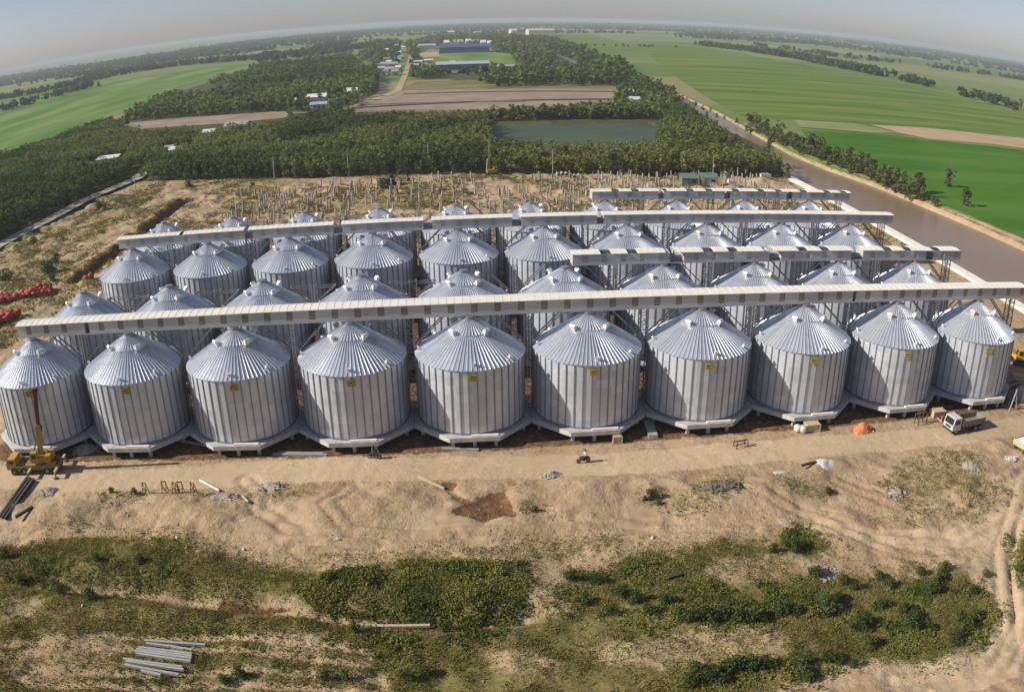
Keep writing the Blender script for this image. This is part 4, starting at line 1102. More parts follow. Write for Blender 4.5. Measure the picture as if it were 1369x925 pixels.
for k in range(44):
    u = (k + rnd.uniform(-.3, .3))/43; yy = 128 + u*150; xr = np.interp(yy, [128, 165, 192, 224, 282], [209.3, 206.6, 202.5, 201.2, 206.5]) + rnd.uniform(.3, 2.6)
    cr, tk = bprotos[k % 5]; t = thing('shrub', (xr, yy, HZ(xr, yy)), 'low bushy growth at the water line of the far river bank', 'shrub', rnd.uniform(0, 6), 'water line bushes on the far river bank')
    link('leaves', cr, t); sc = rnd.uniform(.35, .6); t.scale = (sc*1.2, sc*1.2, sc)
for px, py, s, lab in ((1268, 250, 1.0, 'thin tree in the bright green field behind the bank row'), (1291, 276, .9, 'lone dark tree at the corner of the bright green field'),
                       (1053, 240, .8, 'dark low tree at the river edge beside the concrete wall')):
    x, y = G(px, py); cr, tk = bprotos[0]; t = thing('tree', (x, y, HZ(x, y)), lab, 'tree', rnd.uniform(0, 6)); link('crown', cr, t); link('trunk', tk, t); t.scale = (s, s, s)
# low scrub on the near side of the river, far end
for k, (px, py) in enumerate([(918, 148), (925, 152), (935, 158), (945, 155), (958, 158), (950, 150), (930, 143), (940, 148), (968, 160), (985, 165)]):
    x, y = G(px, py); cr, tk = bprotos[k % 5]; t = thing('shrub', (x, y, 0), 'low shrub on the river bank by the large green field', 'shrub', rnd.uniform(0, 6), 'river bank shrubs')
    link('crown', cr, t); s = rnd.uniform(.35, .6); t.scale = (s, s, s*.8)

# ------------------------------------------------------------------ site bushes and foreground shrubs
def shrub_proto(n, size, h, w, m):
    p, u, t = crown_points(n, h, w, .08, 8); p[:, 2] = np.maximum(p[:, 2], .05); v, f = quads(p, size, u)
    mb = trunk_mesh(h*.7, .035); return np_mesh('leaves', v, f, m, t), mb
sprotos = [shrub_proto(520, .18, 1.7, 2.2, M['leaf_shrub']) for _ in range(5)]
def shrub(px, py, s, label, group, k=[0]):
    x, y = G(px, py); k[0] += 1; lv, st = sprotos[k[0] % 5]
    t = thing('shrub', (x, y, HZ(x, y) - .05), label, 'shrub', rnd.uniform(0, 6.28), group)
    s = s*(.82 if py > 400 else 1)
    link('leaves', lv, t); link('stem', st, t); t.scale = (s*rnd.uniform(.8, 1.05), s*rnd.uniform(.8, 1.05), s*.85)
for px, py, s in ((908, 828, 1), (922, 830, 1.1), (940, 832, 1.2), (955, 828, 1.1), (968, 828, 1), (985, 830, 1.2), (1002, 830, 1.1), (1015, 832, .7), (1052, 818, 1), (1040, 822, .8), (1062, 822, .8)):
    shrub(px, py, s, 'dark green bush in the line of bushes above the lower bare patch', 'bushes above the bare patch')
for px, py, s in ((930, 905, 1.2), (942, 912, 1.1), (955, 905, 1.0), (975, 898, 1.2), (988, 896, 1.2), (1003, 894, 1.1), (1018, 893, .9), (918, 915, .9), (1062, 892, 1), (1070, 902, 1.2), (1080, 910, .9), (1075, 888, .9), (1108, 885, 1), (1120, 888, .8), (1140, 890, .8), (965, 912, .8)):
    shrub(px, py, s, 'dark green bush at the bottom edge of the overgrown ground', 'bushes at the bottom')
for px, py, s in ((1100, 815, 1.5), (1090, 770, .9), (1128, 776, .8), (1143, 782, .8), (1120, 800, .9), (1146, 838, 1.2), (1155, 830, 1), (1180, 808, .9), (1208, 815, 1), (1215, 838, 1.2), (1222, 825, .9), (1190, 778, .8), (1245, 790, 1.2), (1255, 775, 1.1), (1262, 760, .9), (1240, 838, .8), (1285, 832, 1), (1292, 838, 1.1), (1280, 850, 1), (1302, 825, .9), (1278, 858, .9), (1160, 862, 1), (1175, 770, .8), (1300, 790, .8), (1232, 765, .8), (1318, 770, .7)):
    shrub(px, py, s, 'dark green bush in the overgrown patch on the right beside the sandy track', 'bushes in the right patch')
for px, py, s in ((1060, 735, 1.1), (1050, 728, .9), (1034, 738, .8), (1092, 770, .8), (1074, 728, .8)):
    shrub(px, py, s, 'green bush on the bare sand above the overgrown right patch', 'bushes on the sand')
for px, py, s in ((872, 668, .9), (862, 671, .5), (880, 674, .5), (1108, 658, .7), (375, 652, .4), (180, 662, .6), (150, 660, .6), (716, 685, .5)):
    shrub(px, py, s, 'small bush growing on the rough sand bank below the haul road', 'bushes on the sand bank')
for px, py, s in ((475, 848, .8), (545, 905, .9), (600, 838, .9), (570, 900, .8), (25, 770, 1.1), (120, 800, 1), (80, 790, 1), (70, 778, .9), (130, 752, .8), (320, 905, .9), (435, 905, .8), (190, 755, .8), (460, 905, .8), (8, 745, 1.1), (300, 912, .8), (765, 770, .9), (795, 775, .9), (780, 800, .9), (830, 792, 1), (848, 800, 1.1), (868, 820, 1.0), (820, 815, .9), (890, 806, .9)):
    shrub(px, py, s, 'green bush in the weedy grass of the lower left and middle ground', 'bushes in the grass')
for px, py, s, lab in ((66, 366, 2.3, 'large round bush on the left sand, above the orange-red bags'), (77, 352, 1.7, 'smaller bush behind the large round bush on the left sand'), (72, 376, 1.3, 'low bush at the foot of the large round bush'),
                       (8, 376, 1.9, 'bush at the left picture edge above the orange-red bags'), (134, 282, 1.8, 'bush on the sand next to the grey road'), (46, 328, 1.6, 'bush on the grassy verge of the grey road'),
                       (252, 250, 1.7, 'bush on the sand below the left wood edge'), (337, 250, 1.0, 'small bush on the sand near the wood edge'), (512, 252, 2.0, 'green bush beside the brown excavator at the piles')):
    shrub(px, py, s, lab, None)

# grass and weeds: uncountable
def tufts(n, mask_fn, x0, x1, y0, y1, hmin, hmax, wdt, tint_seed):
    x = nrng.uniform(x0, x1, n); y = nrng.uniform(y0, y1, n); k = nrng.random(n) < mask_fn(x, y); x, y = x[k], y[k]; n = len(x)
    z = height_np(x, y); B = 4
    a = nrng.uniform(0, 2*pi, (n, B)); hh = nrng.uniform(hmin, hmax, (n, B)); sp = nrng.uniform(.2, .7, (n, B))
    bx = x[:, None] + nrng.normal(0, wdt*1.2, (n, B)); by = y[:, None] + nrng.normal(0, wdt*1.2, (n, B)); bz = np.repeat(z[:, None] - .04, B, 1)
    p0 = np.stack([bx - np.sin(a)*wdt*.5, by + np.cos(a)*wdt*.5, bz], -1); p1 = np.stack([bx + np.sin(a)*wdt*.5, by - np.cos(a)*wdt*.5, bz], -1)
    p2 = np.stack([bx + np.cos(a)*hh*sp, by + np.sin(a)*hh*sp, bz + hh], -1)
    v = np.stack([p0, p1, p2], 2).reshape(-1, 3); f = np.arange(len(v)).reshape(-1, 3)
    tint = np.clip(.5 + 1.6*(fbm(x, y, 5, 4, tint_seed) - .5) + nrng.normal(0, .15, n), 0, 1)
    return v, f, np.repeat(tint, B)
def region(x, y, polys, soft, val):
    m = np.zeros_like(x)
    nz = 5.0*(fbm(x, y, 6, 4, 405) - .5) if soft >= 1 else 0
    for p in polys: m = np.maximum(m, val*sm(sdf(x, y, p) + nz, -soft, soft))
    return m
def cut(x, y, m):
    for p in BARE: m = m*(1 - .6*sm(sdf(x, y, p), -.9, .9))
    m = m*(1 - .85*np.max([np.exp(-((pdist(x, y, l) - .9)/.5)**2) for l in RUTS], axis=0))
    return m*(1 - .8*np.exp(-(pdist(x, y, DITCH)/1.0)**2))
def grass_mask(x, y):
    m = np.maximum(cut(x, y, region(x, y, GRASS, 2.4, .8)), region(x, y, SPARSE, 1, .28))
    return m*np.clip(sm(fbm(x, y, 3.5, 4, 400), .28, .52)*1.1 + .08, 0, 1)
def weed_mask(x, y):
    m = region(x, y, [TALL[0]], .7, 1)*sm(fbm(x, y, 2.6, 3, 410), .25, .45)
    m2 = region(x, y, TALL[1:], 2.2, .62)*sm(fbm(x, y, 3.0, 4, 412), .38, .58)
    return np.maximum(m, m2)
def scrub_mask(x, y):
    m = region(x, y, SCRUB, 2, .9)*sm(fbm(x, y, 7, 4, 420), .44, .64)
    b = region(x, y, [SITE], 1, .55)*((y > 78) | (x < -16))*sm(fbm(x, y, 9, 4, 421), .47, .66)
    return np.maximum(m, b)
ga = [tufts(285000, grass_mask, -25, 128, -62, -16, .06, .24, .15, 430)]
v, f, t = merge(ga); tag(link('grass', np_mesh('grass', v, f, M['grass'], t)), 'olive and straw coloured grass over the foreground', 'grass', kind='stuff')
def weeds(n, mask_fn, x0, x1, y0, y1):
    """leafy weed clumps: small leaf faces heaped into uneven mounds"""
    x = nrng.uniform(x0, x1, n); y = nrng.uniform(y0, y1, n); k = nrng.random(n) < mask_fn(x, y); x, y = x[k], y[k]; n = len(x); B = 13
    hh = (.15 + 1.0*sm(fbm(x, y, 2.4, 3, 411), .32, .75))*np.where(region(x, y, [TALL[0]], .7, 1) > .3, .66, .42)
    u = rand_unit(n*B).reshape(n, B, 3); u[..., 2] = np.abs(u[..., 2])
    c = np.stack([x[:, None] + u[..., 0]*.36, y[:, None] + u[..., 1]*.36, height_np(x, y)[:, None] + hh[:, None]*(.25 + .75*nrng.random((n, B)))*.9], -1)
    v, f = quads(c.reshape(-1, 3), np.full(n*B, .165), u.reshape(-1, 3))
    t = np.clip(.5 + 2.2*(fbm(x, y, 3.0, 4, 440) - .5) + nrng.normal(0, .12, n), 0, 1)
    return v, f, np.clip(np.repeat(t, B) + nrng.normal(0, .08, n*B), 0, 1)
v, f, t = weeds(88000, weed_mask, -25, 128, -62, -20)
tag(link('weeds', np_mesh('weeds', v, f, M['weeds'], t)), 'tall green weeds along the ditch', 'weeds', kind='stuff')
ga = [tufts(110000, scrub_mask, -85, 172, 30, 215, .2, .7, .34, 450)]
v, f, t = merge(ga); tag(link('scrub_grass', np_mesh('scrub_grass', v, f, M['grass'], t)), 'thin dry scrub on the left sand and among the piles', 'scrub', kind='stuff')

# stones and clods: uncountable
n = 3600; x = nrng.uniform(0, 128, n); y = nrng.uniform(-52, -15.5, n); k = (grass_mask(x, y) < .25) & (fbm(x, y, 6, 3, 470) > .50); x, y = x[k], y[k]; n = len(x)
sz = nrng.uniform(.05, .2, n)**1.5*2.0; z = height_np(x, y)
ov = np.array([(1, 0, 0), (-1, 0, 0), (0, 1, 0), (0, -1, 0), (0, 0, .8), (0, 0, -.6)]); of = np.array([(0, 2, 4), (2, 1, 4), (1, 3, 4), (3, 0, 4), (2, 0, 5), (1, 2, 5), (3, 1, 5), (0, 3, 5)])
vv = (ov[None]*sz[:, None, None]*nrng.uniform(.6, 1.3, (n, 6, 1)) + np.stack([x, y, z], 1)[:, None]).reshape(-1, 3); ff = (of[None] + (np.arange(n)*6)[:, None, None]).reshape(-1, 3)
tag(link('clods', np_mesh('clods', vv, ff, M['clod'])), 'small clods and stones on the rough sand', 'clods', kind='stuff')

# ------------------------------------------------------------------ concrete piles standing behind the silos
pm = MB(); pm.box((0, 0, .5), (.25, .25, 1.0)); PILE = pm.mesh('pile', M['pile'])
slots = []
for yr in range(98, 167, 6):
    for xc in np.arange(-8, 162, 6.3):
        for k in range(4):
            slots.append((xc + (k % 2)*2.4 + rnd.uniform(-.5, .5), yr + (k//2)*3.6 + rnd.uniform(-.8, .8)))
slots = [p for p in slots if vnoise(np.array([p[0]/13.]), np.array([p[1]/11.]), 77)[0] > .26 and not (127 < p[0] < 146 and 146 < p[1] < 158) and p[0] > -2 + (p[1] - 90)*-.08]
for i in range(46):                                            # the crowded stand of piles by the river wall
    slots.append((150 + rnd.uniform(0, 14), 140 + rnd.uniform(-6, 8)))
rnd.shuffle(slots); slots.sort(key=lambda p: p[1]); keepn = 296
extra = MB()
for i, (x, y) in enumerate(slots):
    h = rnd.choice([1.1, 1.5, 2.0, 2.4, 2.9]) + rnd.uniform(-.3, .4) + (.7 if rnd.random() < .05 else 0)
    lean = (rnd.uniform(-.07, .07), rnd.uniform(-.07, .07)) if rnd.random() > .06 else (rnd.uniform(-.35, .35), rnd.uniform(.1, .45))
    z = HZ(x, y) - .2
    if i < keepn:
        o = link('pile', PILE); o.location = (x, y, z); o.scale = (1, 1, h); o.rotation_euler = (lean[0], lean[1], rnd.uniform(-.2, .2))
        near_river = x > 149
        tag(o, 'grey square concrete pile in the crowded stand beside the river wall' if near_river else 'grey square concrete pile standing in the bare sand behind the rear silos', 'pile',
            'piles beside the river wall' if near_river else 'piles standing behind the silos')
    else: extra.bar((x, y, z), (x + lean[1]*h, y - lean[0]*h, z + h), .34)
if extra.v: tag(extra.build('piles', M['pile']), 'grey concrete piles standing farthest back near the wood', 'pile', kind='stuff')

# ------------------------------------------------------------------ wheels and vehicles
def wheel(parent, x, y, r, w, rim=True):
    o = MB().tube((0, -w/2, 0), (0, w/2, 0), r, n=18).build('wheel', M['rubber'], parent); o.location = (x, y, r)
    if rim: MB().tube((0, -w/2 - .015, 0), (0, w/2 + .015, 0), r*.52, n=12).build('rim', M['bed'], o)
    return o

def dump_truck(loc, rz, label, cabm, bedm, load):
    """front towards -x"""
    t = thing('dump_truck', loc, label, 'dump truck', rz)
    ch = MB(); ch.box((.3, .42, .85), (6.6, .16, .26)); ch.box((.3, -.42, .85), (6.6, .16, .26)); ch.box((-1.2, .95, .72), (1.1, .5, .5)); ch.box((-1.2, -.95, .72), (.9, .45, .45))
    ch.box((-3.35, 0, .62), (.22, 2.3, .36)); ch.build('chassis', M['chassis'], t)
    cb = MB(); cb.extrude_y([(-3.4, .7), (-3.46, 1.55), (-3.12, 2.62), (-1.75, 2.7), (-1.68, .7)], -1.15, 1.15); c = cb.build('cab', cabm, t)
    MB().add([(-3.475, -1.0, 1.62), (-3.475, 1.0, 1.62), (-3.17, .95, 2.5), (-3.17, -.95, 2.5)], [(0, 3, 2, 1)]).add([(-3.46, -1.0, 1.60), (-3.46, 1.0, 1.60), (-3.15, .95, 2.51), (-3.15, -.95, 2.51)], [(0, 1, 2, 3)]).build('windscreen', M['glass'], c)
    for s in (-1, 1):
        MB().box((-2.5, s*1.16, 2.05), (.95, .03, .7)).build('side_window', M['glass'], c)
        d = MB().box((-2.48, s*1.155, 1.28), (1.05, .02, .78)).build('door', cabm, c)
        MB().box((-3.3, s*1.36, 2.05), (.10, .16, .42)).build('mirror', M['chassis'], c)
        MB().box((-3.47, s*.85, 1.02), (.06, .32, .2)).build('headlight', M['vent'], c)
    MB().box((-3.47, 0, 1.2), (.05, 1.2, .34)).build('grille', M['chassis'], c)
    bd = MB(); L0, L1, wd, z0, z1 = -1.45, 3.6, 1.2, 1.12, 1.95
    bd.box(((L0 + L1)/2, 0, z0), (L1 - L0, 2*wd, .1))
    for s in (-1, 1):
        bd.box(((L0 + L1)/2, s*(wd - .04), (z0 + z1)/2 + .05), (L1 - L0, .08, z1 - z0)); bd.box(((L0 + L1)/2, s*(wd + .03), z1 + .06), (L1 - L0, .1, .1))
        k = L0 + .5
        while k < L1: bd.box((k, s*(wd + .04), (z0 + z1)/2), (.1, .08, z1 - z0 - .12)); k += .78
    bd.box((L0 + .04, 0, (z0 + z1)/2 + .24), (.08, 2*wd - .17, z1 - z0 + .45))
    b = bd.build('tipper_bed', bedm, t)
    MB().box((L1 + .03, 0, (z0 + z1)/2 + .03), (.07, 2*wd - .02, z1 - z0)).build('tailgate', bedm, b)
    if load:
        n = 8; vs, fs = [], []
        for i in range(n + 1):
            for j in range(n + 1):
                u, v = i/n, j/n; vs.append((L0 + .1 + u*(L1 - L0 - .15), -wd + .1 + v*(2*wd - .2), z1 - .12 + .22*sin(pi*u)*sin(pi*v) + rnd.uniform(-.03, .03)))
        fs = [(i*(n + 1) + j, (i + 1)*(n + 1) + j, (i + 1)*(n + 1) + j + 1, i*(n + 1) + j + 1) for i in range(n) for j in range(n)]
        MB().add(vs, fs).build('load_cover', load, b)
    for x in (-2.55, 1.6, 2.75):
        for s in (-1, 1): wheel(t, x, s*.98, .5, .32 if x < 0 else .5)
    t.scale = (.93, .93, .93)
    return t
x, y = G(1287, 574); dump_truck((x, y, HZ(x, y) + .02), R(8), 'white cabbed dump truck with empty grey tipper bed on the haul road', M['white'], M['bed'], None)
x, y = G(1378, 601); dump_truck((x, y, HZ(x, y) + .02), R(192), 'dusty tan dump truck with pale covered load at the right picture edge', M['tan'], M['tan'], M['tarp'])

def mobile_crane():
    x, y = G(52, 629); t = thing('mobile_crane', (x, y, HZ(x, y)), 'yellow mobile crane with raised boom in front of the leftmost silo', 'crane', R(4))
    c = MB(); c.box((0, 0, 1.0), (7.4, 2.3, .5)); c.box((.6, 0, 1.32), (4.4, 2.2, .14)); c.box((-1.8, .85, 1.5), (1.5, .5, .45)); c.box((2.6, -.8, 1.5), (1.4, .55, .4)); c.box((2.6, .8, 1.48), (1.4, .55, .36))
    c.build('chassis', M['dirty_y'], t)
    cb = MB(); cb.extrude_y([(-4.4, .75), (-4.4, 1.5), (-4.05, 2.3), (-2.9, 2.3), (-2.85, .75)], -1.05, 1.05); cab = cb.build('cab', M['crane_y'], t)
    MB().add([(-4.425, -.9, 1.5), (-4.425, .9, 1.5), (-4.10, .85, 2.22), (-4.10, -.85, 2.22)], [(0, 3, 2, 1)]).build('windscreen', M['glass'], cab)
    for s in (-1, 1): MB().box((-3.55, s*1.06, 1.85), (.8, .03, .5)).build('side_window', M['glass'], cab)
    for xx in (-3.3, -1.7, 1.9, 3.0):
        for s in (-1, 1): wheel(t, xx, s*1.0, .52, .42)
    for xx in (-.6, 3.5):
        for s in (-1, 1):
            o = MB().box((xx, s*1.75, .95), (.3, 1.4, .26)).build('outrigger', M['tan'], t)
            MB().tube((xx, s*2.35, .1), (xx, s*2.35, 1.05), .1).build('jack', M['steel'], o); MB().tube((xx, s*2.35, .02), (xx, s*2.35, .12), .34).build('foot_pad', M['chassis'], o)
    tt = MB(); tt.tube((.5, 0, 1.38), (.5, 0, 1.7), .95, n=20); tt.box((1.3, 0, 2.05), (2.6, 1.9, .7)); tt.box((2.3, 0, 2.15), (.8, 2.1, 1.0))
    up = tt.build('turntable', M['crane_y'], t)
    oc = MB(); oc.extrude_y([(-.35, 1.72), (-.4, 2.6), (-.15, 3.15), (.75, 3.15), (.85, 1.72)], -1.12, -.42); o = oc.build('operator_cab', M['crane_y'], up)
    MB().add([(-.425, -1.05, 2.3), (-.425, -.5, 2.3), (-.2, -.5, 3.05), (-.2, -1.05, 3.05)], [(0, 3, 2, 1)]).build('window', M['glass'], o)
    MB().box((.3, -1.135, 2.6), (.7, .03, .6)).build('window', M['glass'], o)
    a, b, e = Vector((.9, .15, 2.2)), Vector((1.55, .3, 6.6)), Vector((2.25, .4, 11.0))
    bm_ = MB().bar(a, b, .62, .7); bm_.bar(a + Vector((0, 0, .1)), a + Vector((.8, 0, .2)), .5, .5)
    bo = bm_.build('boom', M['crane_y'], up)
    MB().bar(b - Vector((0, 0, .3)), e, .42, .48).build('inner_boom', M['boom_red'], bo)
    MB().bar((-.3, .15, 2.3), (1.1, .24, 4.9), .17).build('lift_cylinder', M['steel'], bo)
    hd = MB(); hd.bar(e, e + Vector((.34, 0, .42)), .18, .4); hd.bar(e - Vector((0, 0, .1)), e + Vector((-.34, 0, .42)), .18, .4); hd.tube(e + Vector((-.1, -.3, .05)), e + Vector((-.1, .3, .05)), .26, n=12); hd.build('boom_head', M['boom_red'], bo)
    rp = MB().tube(e + Vector((-.42, 0, .2)), e + Vector((-.42, 0, -4.6)), .03, n=5).build('hoist_rope', M['chassis'], bo)
    MB().box(tuple(e + Vector((-.42, 0, -4.8))), (.3, .22, .5)).tube(e + Vector((-.42, 0, -5.05)), e + Vector((-.42, 0, -5.5)), .07).build('hook_block', M['chassis'], bo)
    return t
mobile_crane()

def excavator(px, py, rz, label, m, reach=1.0, z=None):
    x, y = G(px, py); t = thing('excavator', (x, y, HZ(x, y)), label, 'excavator', rz)
    for s in (-1, 1):
        tr = MB(); tr.extrude_y([(-1.7, .25), (-1.4, .02), (1.4, .02), (1.7, .25), (1.7, .6), (1.4, .85), (-1.4, .85), (-1.7, .6)], s*1.1 - .28, s*1.1 + .28); tr.build('track', M['chassis'], t)
    MB().box((0, 0, .62), (1.8, 1.7, .5)).tube((0, 0, .85), (0, 0, 1.05), .7).build('undercarriage', M['chassis'], t)
    hb = MB(); hb.extrude_y([(-2.0, 1.06), (-2.0, 2.0), (-.4, 2.05), (.3, 1.85), (1.2, 1.7), (1.3, 1.06)], -1.2, 1.2); h = hb.build('house', m, t)
    c = MB().extrude_y([(-.1, 1.7), (-.1, 2.85), (.9, 2.85), (1.35, 1.9), (1.3, 1.2)], .3, 1.22).build('cab', m, h)
    MB().box((.45, 1.235, 2.25), (.75, .03, .75)).build('window', M['glass'], c)
    MB().add([(1.375, .38, 1.92), (1.375, 1.15, 1.92), (.93, 1.15, 2.82), (.93, .38, 2.82)], [(0, 1, 2, 3)]).build('windscreen', M['glass'], c)
    a, b, e = Vector((1.0, -.1, 1.6)), Vector((3.3*reach, -.1, 4.3)), Vector((5.0*reach, -.1, 3.6))
    bo = MB().bar(a, b, .36, .55).bar(b, e, .34, .45).build('boom', m, t)
    st = MB().bar(e + Vector((-.3, 0, .25)), e + Vector((.5, 0, -2.2)), .3, .4).build('stick', m, bo)
    q = e + Vector((.5, 0, -2.2)); MB().extrude_y([(q.x - .2, q.z), (q.x + .5, q.z - .1), (q.x + .35, q.z - .8), (q.x - .4, q.z - 1.0), (q.x - .75, q.z - .5)], -.6, .4).build('bucket', M['chassis'], st)
    MB().bar((1.2, -.35, 1.5), tuple((a + b)/2 + Vector((.2, -.25, .1))), .14).build('cylinder', M['steel'], bo)
    return t
excavator(1362, 486, R(165), 'yellow excavator beside the last silo at the right picture edge', M['excav'], 1.0)
excavator(522, 247, R(20), 'rusty brown excavator among the concrete piles near the wood', M['rust2'], 1.1)
# piling rig
x, y = G(657, 234); t = thing('piling_rig', (x, y, HZ(x, y)), 'yellow piling rig with thin mast at the wood edge', 'piling rig', R(10)); t.scale = (.72, .72, .72)
for s in (-1, 1): MB().extrude_y([(-2.2, .3), (-1.9, .02), (1.9, .02), (2.2, .3), (2.2, .7), (1.9, .95), (-1.9, .95), (-2.2, .7)], s*1.2 - .3, s*1.2 + .3).build('track', M['chassis'], t)
h = MB().box((.2, 0, 1.7), (4.4, 2.5, 1.4)).box((1.9, .4, 2.7), (1.2, 1.3, 1.1)).build('house', M['crane_y'], t)
MB().box((1.9, -.27, 2.75), (.9, .04, .7)).build('window', M['glass'], h)
MB().bar((-2.2, 0, 1.2), (-1.6, 0, 7.5), .6, .5).build('leader_arm', M['tan'], t)
mm = MB()
for sx in (-.25, .25):
    for sy in (-.25, .25): mm.bar((-.9 + sx, sy, 1.0), (-.9 + sx, sy, 15.5), .09)
for i in range(14): mm.bar((-1.15, -.25, 1 + i), (-.65, -.25, 2 + i), .06); mm.bar((-1.15, .25, 2 + i), (-.65, .25, 1 + i), .06)
mm.build('mast', M['tan'], t); MB().bar((2.0, 0, 1.5), (-.7, 0, 11), .12).build('stay', M['tan'], t)
x, y = G(683, 229); t = thing('truck', (x, y, HZ(x, y)), 'flat bed truck with long grey load beside the piling rig', 'truck', R(178))
MB().box((0, 0, .9), (10.5, 2.1, .3)).build('chassis', M['chassis'], t); MB().box((-.6, 0, 1.5), (9.0, 2.2, .9)).build('load', M['pipe'], t)
c = MB().extrude_y([(4.3, .7), (4.3, 2.9), (5.9, 2.9), (6.2, 1.9), (6.25, .7)], -1.15, 1.15).build('cab', M['white'], t)
MB().box((5.2, 1.165, 2.2), (.9, .03, .7)).build('side_window', M['glass'], c)
for xx in (-4, -2.8, 2.8, 5.2):
    for s in (-1, 1): wheel(t, xx, s*.95, .5, .4)
# tank and white pipe sections at the wood edge
for i in range(6):
    x, y = G(747 + i*5.3, 236.2); x += rnd.uniform(-.2, .2)
    o = MB().tube((0, -.7, .62), (0, .9, .62), .62, n=14).tube((0, -.705, .62), (0, -.70, .62), .45, n=14, mi=1).build('pipe_section', [M['white'], M['dark']]); o.location = (x, y, HZ(x, y)); o.rotation_euler = (0, 0, rnd.uniform(-.15, .15))
    tag(o, 'white round pipe section lying in a row at the wood edge', 'pipe section', 'white pipe sections')
x, y = G(969, 237); t = thing('water_tank', (x, y, HZ(x, y)), 'small white round water tank at the right wood edge', 'tank')
MB().lathe([(0, .0), (1.05, .0), (1.1, .2), (1.1, 1.9), (.9, 2.2), (.3, 2.4), (0, 2.42)], 18).build('shell', M['white'], t, True); MB().tube((0, 0, 2.38), (0, 0, 2.55), .3).build('lid', M['white'], t)
for px, py, lx, ly, lz, lab in ((1023, 238, 3.6, 1.6, 1.2, 'white block stack behind the sand heap by the river'), (928, 235, 3.0, 1.5, 1.0, 'small grey rubble block behind the green huts'), (978, 249, 2.6, 1.4, 1.5, 'pale box beside the crowded piles')):
    x, y = G(px, py); o = MB().box((0, 0, lz/2), (lx, ly, lz)).box((-.2, .1, lz + .15), (lx*.7, ly*.7, .28)).build('block_stack', M['sheet']); o.location = (x, y, HZ(x, y)); tag(o, lab, 'block stack')
# utility poles
for px, py, h, lab in ((573, 231, 9.5, 'thin pole with small white box at the middle wood edge'), (953, 238, 7, 'utility pole with crossarm at the right wood edge'), (367, 240, 8, 'thin pale pole before the left part of the wood'),
                       (466, 236, 8, 'thin pale pole before the wood, left of the excavator'), (182, 262, 7, 'thin pole standing on the sand by the grey road'), (739, 234, 8, 'thin pole at the wood edge left of the white pipes')):
    x, y = G(px, py); t = thing('utility_pole', (x, y, HZ(x, y)), lab, 'pole')
    MB().tube((0, 0, -.3), (0, 0, h), .15, .10, 8).build('pole', M['pipe'], t); MB().box((0, 0, h - .7), (1.7, .12, .12)).build('crossarm', M['pipe'], t)
    if px in (573, 953): MB().box((.3, -.2, h*.55), (.6, .4, .8)).build('box', M['white'], t)

# ------------------------------------------------------------------ people on motorcycles
def skin_body(name, joints, edges, radii, mats, zones, parent=None):
    me = bpy.data.meshes.new(name); me.from_pydata(joints, edges, [])
    o = bpy.data.objects.new(name, me); C.objects.link(o)
    md = o.modifiers.new('skin', 'SKIN'); md.use_smooth_shade = True
    sv = me.skin_vertices[0].data if me.skin_vertices else None
    if sv is None:
        bpy.context.view_layer.objects.active = o
        me.attributes.new('skin', 'FLOAT', 'POINT')
    for i, r in enumerate(radii): sv[i].radius = (r, r); sv[i].use_root = i == 0
    sb = o.modifiers.new('sub', 'SUBSURF'); sb.levels = sb.render_levels = 1
    dg = bpy.context.evaluated_depsgraph_get(); nm = bpy.data.meshes.new_from_object(o.evaluated_get(dg)); nm.name = name
    bpy.data.objects.remove(o); bpy.data.meshes.remove(me)
    nm.materials.clear()
    for m in mats: nm.materials.append(m)
    for p in nm.polygons: p.material_index = zones(p.center)
    return link(name, nm, parent)

def person_seated(loc, rz, label, shirt):
    J = [(0, 0, .82), (.03, 0, 1.05), (-.02, 0, 1.30), (-.03, 0, 1.42), (-.06, 0, 1.62),
         (0, .17, 1.34), (-.16, .22, 1.12), (-.42, .25, 1.06), (-.50, .25, 1.05), (0, -.17, 1.34), (-.16, -.22, 1.12), (-.42, -.25, 1.06), (-.50, -.25, 1.05),
         (-.02, .12, .80), (-.40, .19, .74), (-.30, .19, .34), (-.42, .19, .30), (-.02, -.12, .80), (-.40, -.19, .74), (-.30, -.19, .34), (-.42, -.19, .30)]
    E = [(0, 1), (1, 2), (2, 3), (3, 4), (2, 5), (5, 6), (6, 7), (7, 8), (2, 9), (9, 10), (10, 11), (11, 12), (0, 13), (13, 14), (14, 15), (15, 16), (0, 17), (17, 18), (18, 19), (19, 20)]
    Rr = [.14, .14, .15, .06, .10, .08, .055, .04, .045, .08, .055, .04, .045, .10, .075, .05, .05, .10, .075, .05, .05]
    def zone(c):
        if c.z > 1.40: return 0
        if c.x < -.38 and c.z > .95: return 0
        if c.z > .90: return 1
        return 2
    o = skin_body('person', J, E, Rr, [M['skin'], shirt, M['trouser']], zone); o.location = loc; o.rotation_euler = (0, 0, rz)
    tag(o, label, 'person')
    hl = MB().lathe([(.0, 1.80), (.09, 1.785), (.13, 1.72), (.135, 1.63), (.12, 1.60)], 12, c=(-.05, 0, 0)).build('helmet', M['hair'], o, True)
    return o
